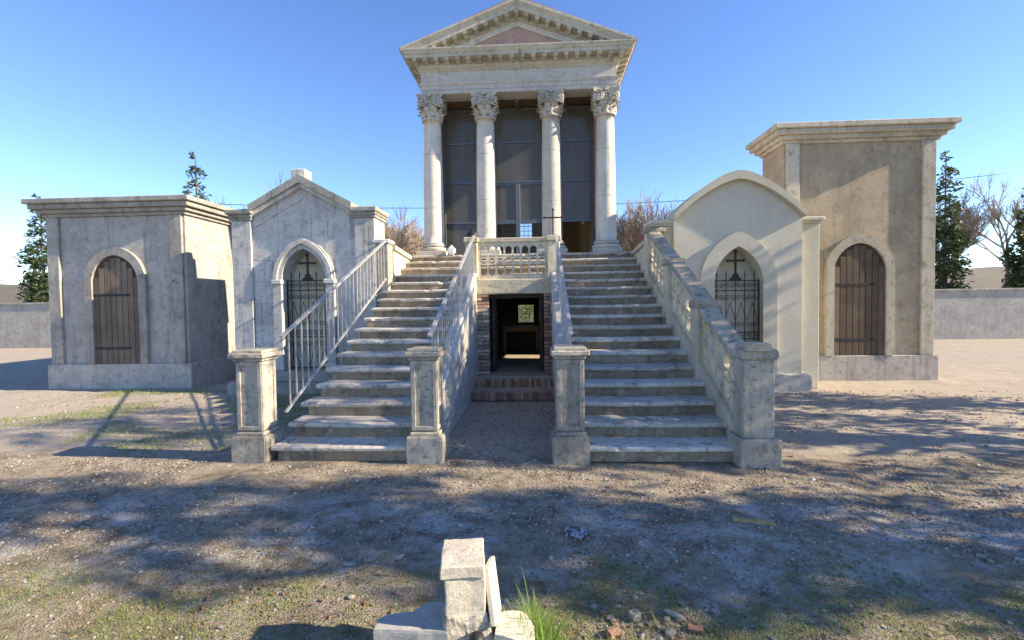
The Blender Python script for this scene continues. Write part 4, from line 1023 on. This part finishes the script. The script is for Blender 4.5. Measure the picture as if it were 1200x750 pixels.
M['rockgrey'] = stone('grey_rock', (.30, .285, .27), (.22, .21, .195), damt=.3, scale=4, bump=.5)
import itertools
F_ = 567.; CR = cam.rotation_euler.to_matrix()
def onground(px, py, z=0.0):
    d = CR @ Vector(((px - 600) / F_, -(py - 375) / F_, -1)); q = cam.location + d * ((z - 1.63) / d.z); return q
def loose(name, label, cat, px, py, dims, mat, seed, rz=0, box=False, group=None):
    q = onground(px, py); dims = (dims[0] * .8, dims[1] * .8, dims[2] * .6); o = link(name, rock_mesh(seed, *dims, mat, box), None, (q.x, q.y, gz(q.x, q.y) - dims[2] * .12)); o.rotation_euler = (0, 0, rz); tag(o, label, cat, group); return o
loose('brick_shard', 'orange brick shard at the lower right, half in sun', 'brick', 718, 742, (.075, .06, .05), 'rockbrick', 2, .5, True, 'brick shards in the grass')
loose('brick_shard', 'flat reddish brick shard farthest right in the grass', 'brick', 815, 739, (.085, .055, .03), 'rockbrick', 3, -.2, True, 'brick shards in the grass')
loose('brick_shard', 'small brick shard by the stalks near the pale stones', 'brick', 708, 716, (.04, .03, .02), 'rockbrick', 9, .8, True, 'brick shards in the grass')
loose('loose_stone', 'squarish pale stone lying right of the long grass', 'stone', 744, 724, (.06, .055, .06), 'rockpale', 4, .6, True)
loose('loose_stone', 'long pale stone pointing away from the brick shard', 'stone', 790, 724, (.045, .12, .04), 'rockpale', 5, .75)
loose('loose_stone', 'white round stone in the sunny grass on the left', 'stone', 411, 699, (.05, .045, .03), 'whiteplastic' if False else 'rockpale', 6)
loose('loose_stone', 'angular grey stone at the right edge of the grass', 'stone', 839, 718, (.05, .045, .04), 'rockgrey', 7, .3, True)
loose('loose_stone', 'small dark grey stone near the right edge of the picture', 'stone', 870, 688, (.05, .04, .035), 'rockgrey', 8)
loose('loose_stone', 'pale stone on top of the tiny cairn of stones behind the monument', 'stone', 540, 616, (.05, .045, .045), 'rockpale', 10)
loose('loose_stone', 'flat beige stone left of the monument on the shaded ground', 'stone', 411, 659, (.09, .05, .03), 'rockpale', 12, .2)
loose('loose_stone', 'beige lump on the shaded ground just left of the monument cap', 'stone', 468, 653, (.08, .05, .03), 'rockpale', 13, .9)
loose('loose_stone', 'pale flat stone in the shaded grass right of the monument', 'stone', 749, 695, (.06, .035, .02), 'rockpale', 14, -.3)
loose('loose_stone', 'pale stone lying in the leaves at the bottom right', 'stone', 786, 745, (.06, .05, .04), 'rockpale', 15, .4)
loose('loose_stone', 'bluish white stone right of the paper scrap', 'stone', 792, 683, (.055, .035, .025), 'rockgrey', 16, .4)
# crumpled paper
q = onground(675, 628); b = MB(); n = 9
g_ = [[b.bm.verts.new((q.x + (i / n - .5) * .15, q.y + (j / n - .5) * .13 + .03 * math.sin(i * .9), .015 + .022 * abs(noise.noise((i * .7, j * .7, 2))) + .008 * (i % 2))) for i in range(n + 1)] for j in range(n + 1)]
for j in range(n):
    for i in range(n):
        if noise.noise((i * .45, j * .45, 7)) > -.22: b.bm.faces.new((g_[j][i], g_[j][i + 1], g_[j + 1][i + 1], g_[j + 1][i]))
bmesh.ops.solidify(b.bm, geom=b.bm.faces[:], thickness=.003)
tag(b.build('paper_scrap', 'paper'), 'crumpled pale scrap of paper on the shaded gravel', 'paper')
q = onground(873, 613); b = MB(); b.box(-.14, .14, -.022, .022, 0, .025, .003, cuts=3, rough=.003, mat=Matrix.Translation((q.x + .06, q.y, 0)) @ Matrix.Rotation(R(-14), 4, 'Z'))
tag(b.build('wooden_plank', 'plank'), 'short yellowish piece of plank on the gravel at the right', 'plank')

# ------------------------------------------------------------------ gravel, grass, leaves (too many to count)
def scatter_gravel():
    rng = random.Random(5); base = []
    for s in range(6):
        b = bmesh.new(); bmesh.ops.create_icosphere(b, subdivisions=1, radius=1) if s < 3 else bmesh.ops.create_cube(b, size=1.5)
        for v in b.verts: v.co *= 1 + .5 * noise.noise(v.co * 1.3 + Vector((s * 5, 0, 0))); v.co.z *= .6
        b.verts.index_update(); base.append(([v.co.copy() for v in b.verts], [tuple(v.index for v in f.verts) for f in b.faces])); b.free()
    vs, fs, mi = [], [], []
    def add(x, y, r, k):
        bv, bf = base[rng.randrange(6)]; s0 = len(vs); a = rng.uniform(0, 6.28); ca, sa = math.cos(a), math.sin(a); ax = rng.uniform(.7, 1.4); z = gz(x, y) + r * .15
        for c in bv: vs.append((x + r * (c.x * ca * ax - c.y * sa), y + r * (c.x * sa * ax + c.y * ca), z + r * c.z))
        for f in bf: fs.append(tuple(i + s0 for i in f)); mi.append(k)
    def ok(x, y): 
        if y < 4.85: return True
        return (-1.05 < x < .22 and y < 8.05) or x < -3.4 or x > 2.5
    def bulk(n, ya, yb, rmin, rmax, xs=1.1):
        for _ in range(n):
            y = math.sqrt(rng.uniform(ya * ya, yb * yb)); x = rng.uniform(-y * xs - .4, y * xs + .4)
            if not ok(x, y) or noise.noise((x * 1.2, y * 1.2, 12)) < rng.uniform(-.55, .1): continue
            add(x, y, rmin + (rmax - rmin) * rng.random() ** 3, rng.choice((0, 0, 0, 0, 1, 2, 2, 2, 3)))
    bulk(30000, 1.7, 5.0, .003, .009); bulk(14000, 3.0, 5.0, .004, .014)
    for _ in range(2200):
        y = rng.uniform(4.7, 8.0); x = rng.uniform(-1.05, .22); add(x, y, .004 + .010 * rng.random() ** 3, rng.choice((0, 1, 2)))
    bulk(9000, 4.8, 9.0, .006, .020)
    bulk(260, 1.9, 4.6, .010, .024)
    for _ in range(300):                         # rubble thrown out beside the long grass
        x = rng.gauss(.38, .30); y = rng.gauss(2.34, .14); add(x, y, .004 + .018 * rng.random() ** 3, rng.choice((0, 0, 2, 2, 3)))
    me = bpy.data.meshes.new('gravel'); me.from_pydata(vs, [], fs)
    for n_, a, b_ in (('g1', (.34, .31, .265), (.26, .235, .195)), ('g2', (.48, .46, .425), (.40, .38, .345)), ('g3', (.20, .17, .13), (.13, .11, .09)), ('g4', (.36, .23, .16), (.30, .20, .14))):
        M[n_] = plain('gravel_' + n_, a, .95, c2=b_); me.materials.append(M[n_])
    me.polygons.foreach_set('material_index', mi)
    tag(link('gravel', me, None, (0, 0, 0)), 'loose gravel and small stones strewn over the yard', 'gravel', kind='stuff')
scatter_gravel()
def blades(name, label, cat, spots_fn, n, h, wd, mat, seed, lean=.5):
    rng = random.Random(seed); vs, fs = [], []
    for _ in range(n):
        q = spots_fn(rng)
        if q is None: continue
        x, y, hm = q; a = rng.uniform(0, 6.28); L = h * hm * rng.uniform(.45, 1.25); l = lean * rng.uniform(.2, 1.4); w_ = wd * rng.uniform(.6, 1.3)
        dx, dy = math.cos(a), math.sin(a); z = gz(x, y) - .004; s0 = len(vs)
        for u in (0, .4, .75):
            r = L * l * u * u; zz = z + L * u * (1 - .25 * l * u)
            ww = w_ * (1 - u * .7)
            vs += [(x + dx * r - dy * ww, y + dy * r + dx * ww, zz), (x + dx * r + dy * ww, y + dy * r - dx * ww, zz)]
        vs.append((x + dx * L * l, y + dy * L * l, z + L * (1 - .3 * l)))
        fs += [(s0, s0 + 1, s0 + 3, s0 + 2), (s0 + 2, s0 + 3, s0 + 5, s0 + 4), (s0 + 4, s0 + 5, s0 + 6)]
    me = bpy.data.meshes.new(name); me.from_pydata(vs, [], fs)
    tag(link(name, me, None, (0, 0, 0), mat), label, cat, kind='stuff')
def sp_tuft(rng):
    x = rng.gauss(-.02, .075); return (x, rng.gauss(2.13, .06), 1.25 - min(.7, abs(x + .04) * 4))
blades('tall_grass', 'tall fresh green grass growing against the broken monument', 'grass', sp_tuft, 850, .24, .0032, 'grass', 1, .5)
def sp_short(rng):
    y = rng.uniform(1.7, 3.1); x = rng.uniform(-3.6, 3.6)
    lim = noise.noise((x * 1.5, y * 1.5, 20)) + .3 * noise.noise((x * 6, y * 6, 2)) + (.25 if x > .3 else 0) - max(0, y - 2.45) * 1.1
    return (x, y, 1) if lim > -.12 else None
blades('short_grass', 'short patchy green grass in the front of the yard', 'grass', sp_short, 24000, .038, .0018, 'grass', 2, .9)
def sp_dry(rng):
    y = rng.uniform(1.7, 3.2); x = rng.uniform(-3.6, 3.4)
    lim = noise.noise((x * 1.2, y * 1.2, 33)) + .3 * noise.noise((x * 5, y * 5, 3)) + (.3 if x < -.2 else -.1) - max(0, y - 2.7) * 1.2
    return (x, y, 1) if lim > -.1 else None
blades('dry_grass', 'thin yellow dry grass on the sunny ground in front', 'grass', sp_dry, 26000, .032, .0016, 'drygrass', 3, 1.3)
def sp_stalk(rng): return (rng.uniform(-.1, .9), rng.uniform(2.1, 2.6), 1)
blades('dry_stalks', 'dry pale stalks lying over the grass at the lower right', 'stalks', sp_stalk, 60, .13, .002, 'drygrass', 4, 2.2)
def sp_lawn(rng): 
    x = rng.uniform(-8.5, -3.2); y = rng.uniform(5.2, 9.3); f = noise.noise((x * .8, y * .8, 60)) + .4 * noise.noise((x * 3, y * 3, 61)) + (.25 if x > -5 else -.1); return (x, y, .6 + f) if f > 0 else None
blades('side_grass', 'green grass between the left stairs and the white chapel', 'grass', sp_lawn, 15000, .07, .003, 'grass', 6, .9)
blades('side_dry_grass', 'dry yellow grass mixed into the green patch left of the stairs', 'grass', sp_lawn, 9000, .06, .003, 'drygrass', 7, 1.3)
def sp_weed(rng):
    k = rng.random()
    if k < .45: return (rng.choice((rng.uniform(-2.75, -1.4), rng.uniform(.5, 2.0))), 4.93 + rng.uniform(-.03, .02), 1) if noise.noise((rng.random() * 40, 0, 0)) > .1 else None
    if k < .8: return (rng.choice((-3.2, -1.4, -.99, .12, .53, 1.95)) + rng.gauss(0, .012), rng.uniform(4.87, 5.2), .8)
    x = rng.uniform(-1.12, .22); return (rng.choice((-1.12, .23)) + rng.gauss(0, .015), rng.uniform(5.3, 8.0), .8)
blades('weeds', 'sparse weeds along the foot of the steps and posts', 'weeds', sp_weed, 420, .05, .0025, 'drygrass', 8, 1.0)
def twigs():
    rng = random.Random(12); b = MB()
    for _ in range(130):
        y = rng.uniform(1.9, 4.6); x = rng.uniform(-.95 * y, .95 * y); a = rng.uniform(0, 6.28); L = rng.uniform(.03, .13); z = gz(x, y) + .006
        b.tube([(x, y, z), (x + L * .5 * math.cos(a), y + L * .5 * math.sin(a), z + rng.uniform(0, .012)), (x + L * math.cos(a + .3), y + L * math.sin(a + .3), z)], rng.uniform(.0012, .003), 4)
    tag(b.build('fallen_twigs', 'bark'), 'thin fallen twigs strewn over the yard', 'twigs', kind='stuff')
twigs()
def litter():
    rng = random.Random(9); vs, fs = [], []
    for _ in range(1300):
        y = rng.uniform(1.8, 3.3); x = rng.uniform(-2.2, 2.6)
        if noise.noise((x * 1.3, y * 1.3, 41)) + (.45 if x > 0 and y < 2.6 else 0) < .05: continue
        a = rng.uniform(0, 6.28); s = rng.uniform(.008, .022); z = gz(x, y) + .006; s0 = len(vs); ca, sa = math.cos(a), math.sin(a)
        for (u, v, h) in ((-1, 0, .2), (0, -.45, 0), (0, .45, .35), (1, 0, .4 * rng.random())): vs.append((x + s * (u * ca - v * sa), y + s * (u * sa + v * ca), z + s * h))
        fs += [(s0, s0 + 1, s0 + 2), (s0 + 1, s0 + 3, s0 + 2)]
    me = bpy.data.meshes.new('leaf_litter'); me.from_pydata(vs, [], fs)
    tag(link('leaf_litter', me, None, (0, 0, 0), 'deadleaf'), 'brown dead leaves scattered in the front grass', 'leaves', kind='stuff')
litter()
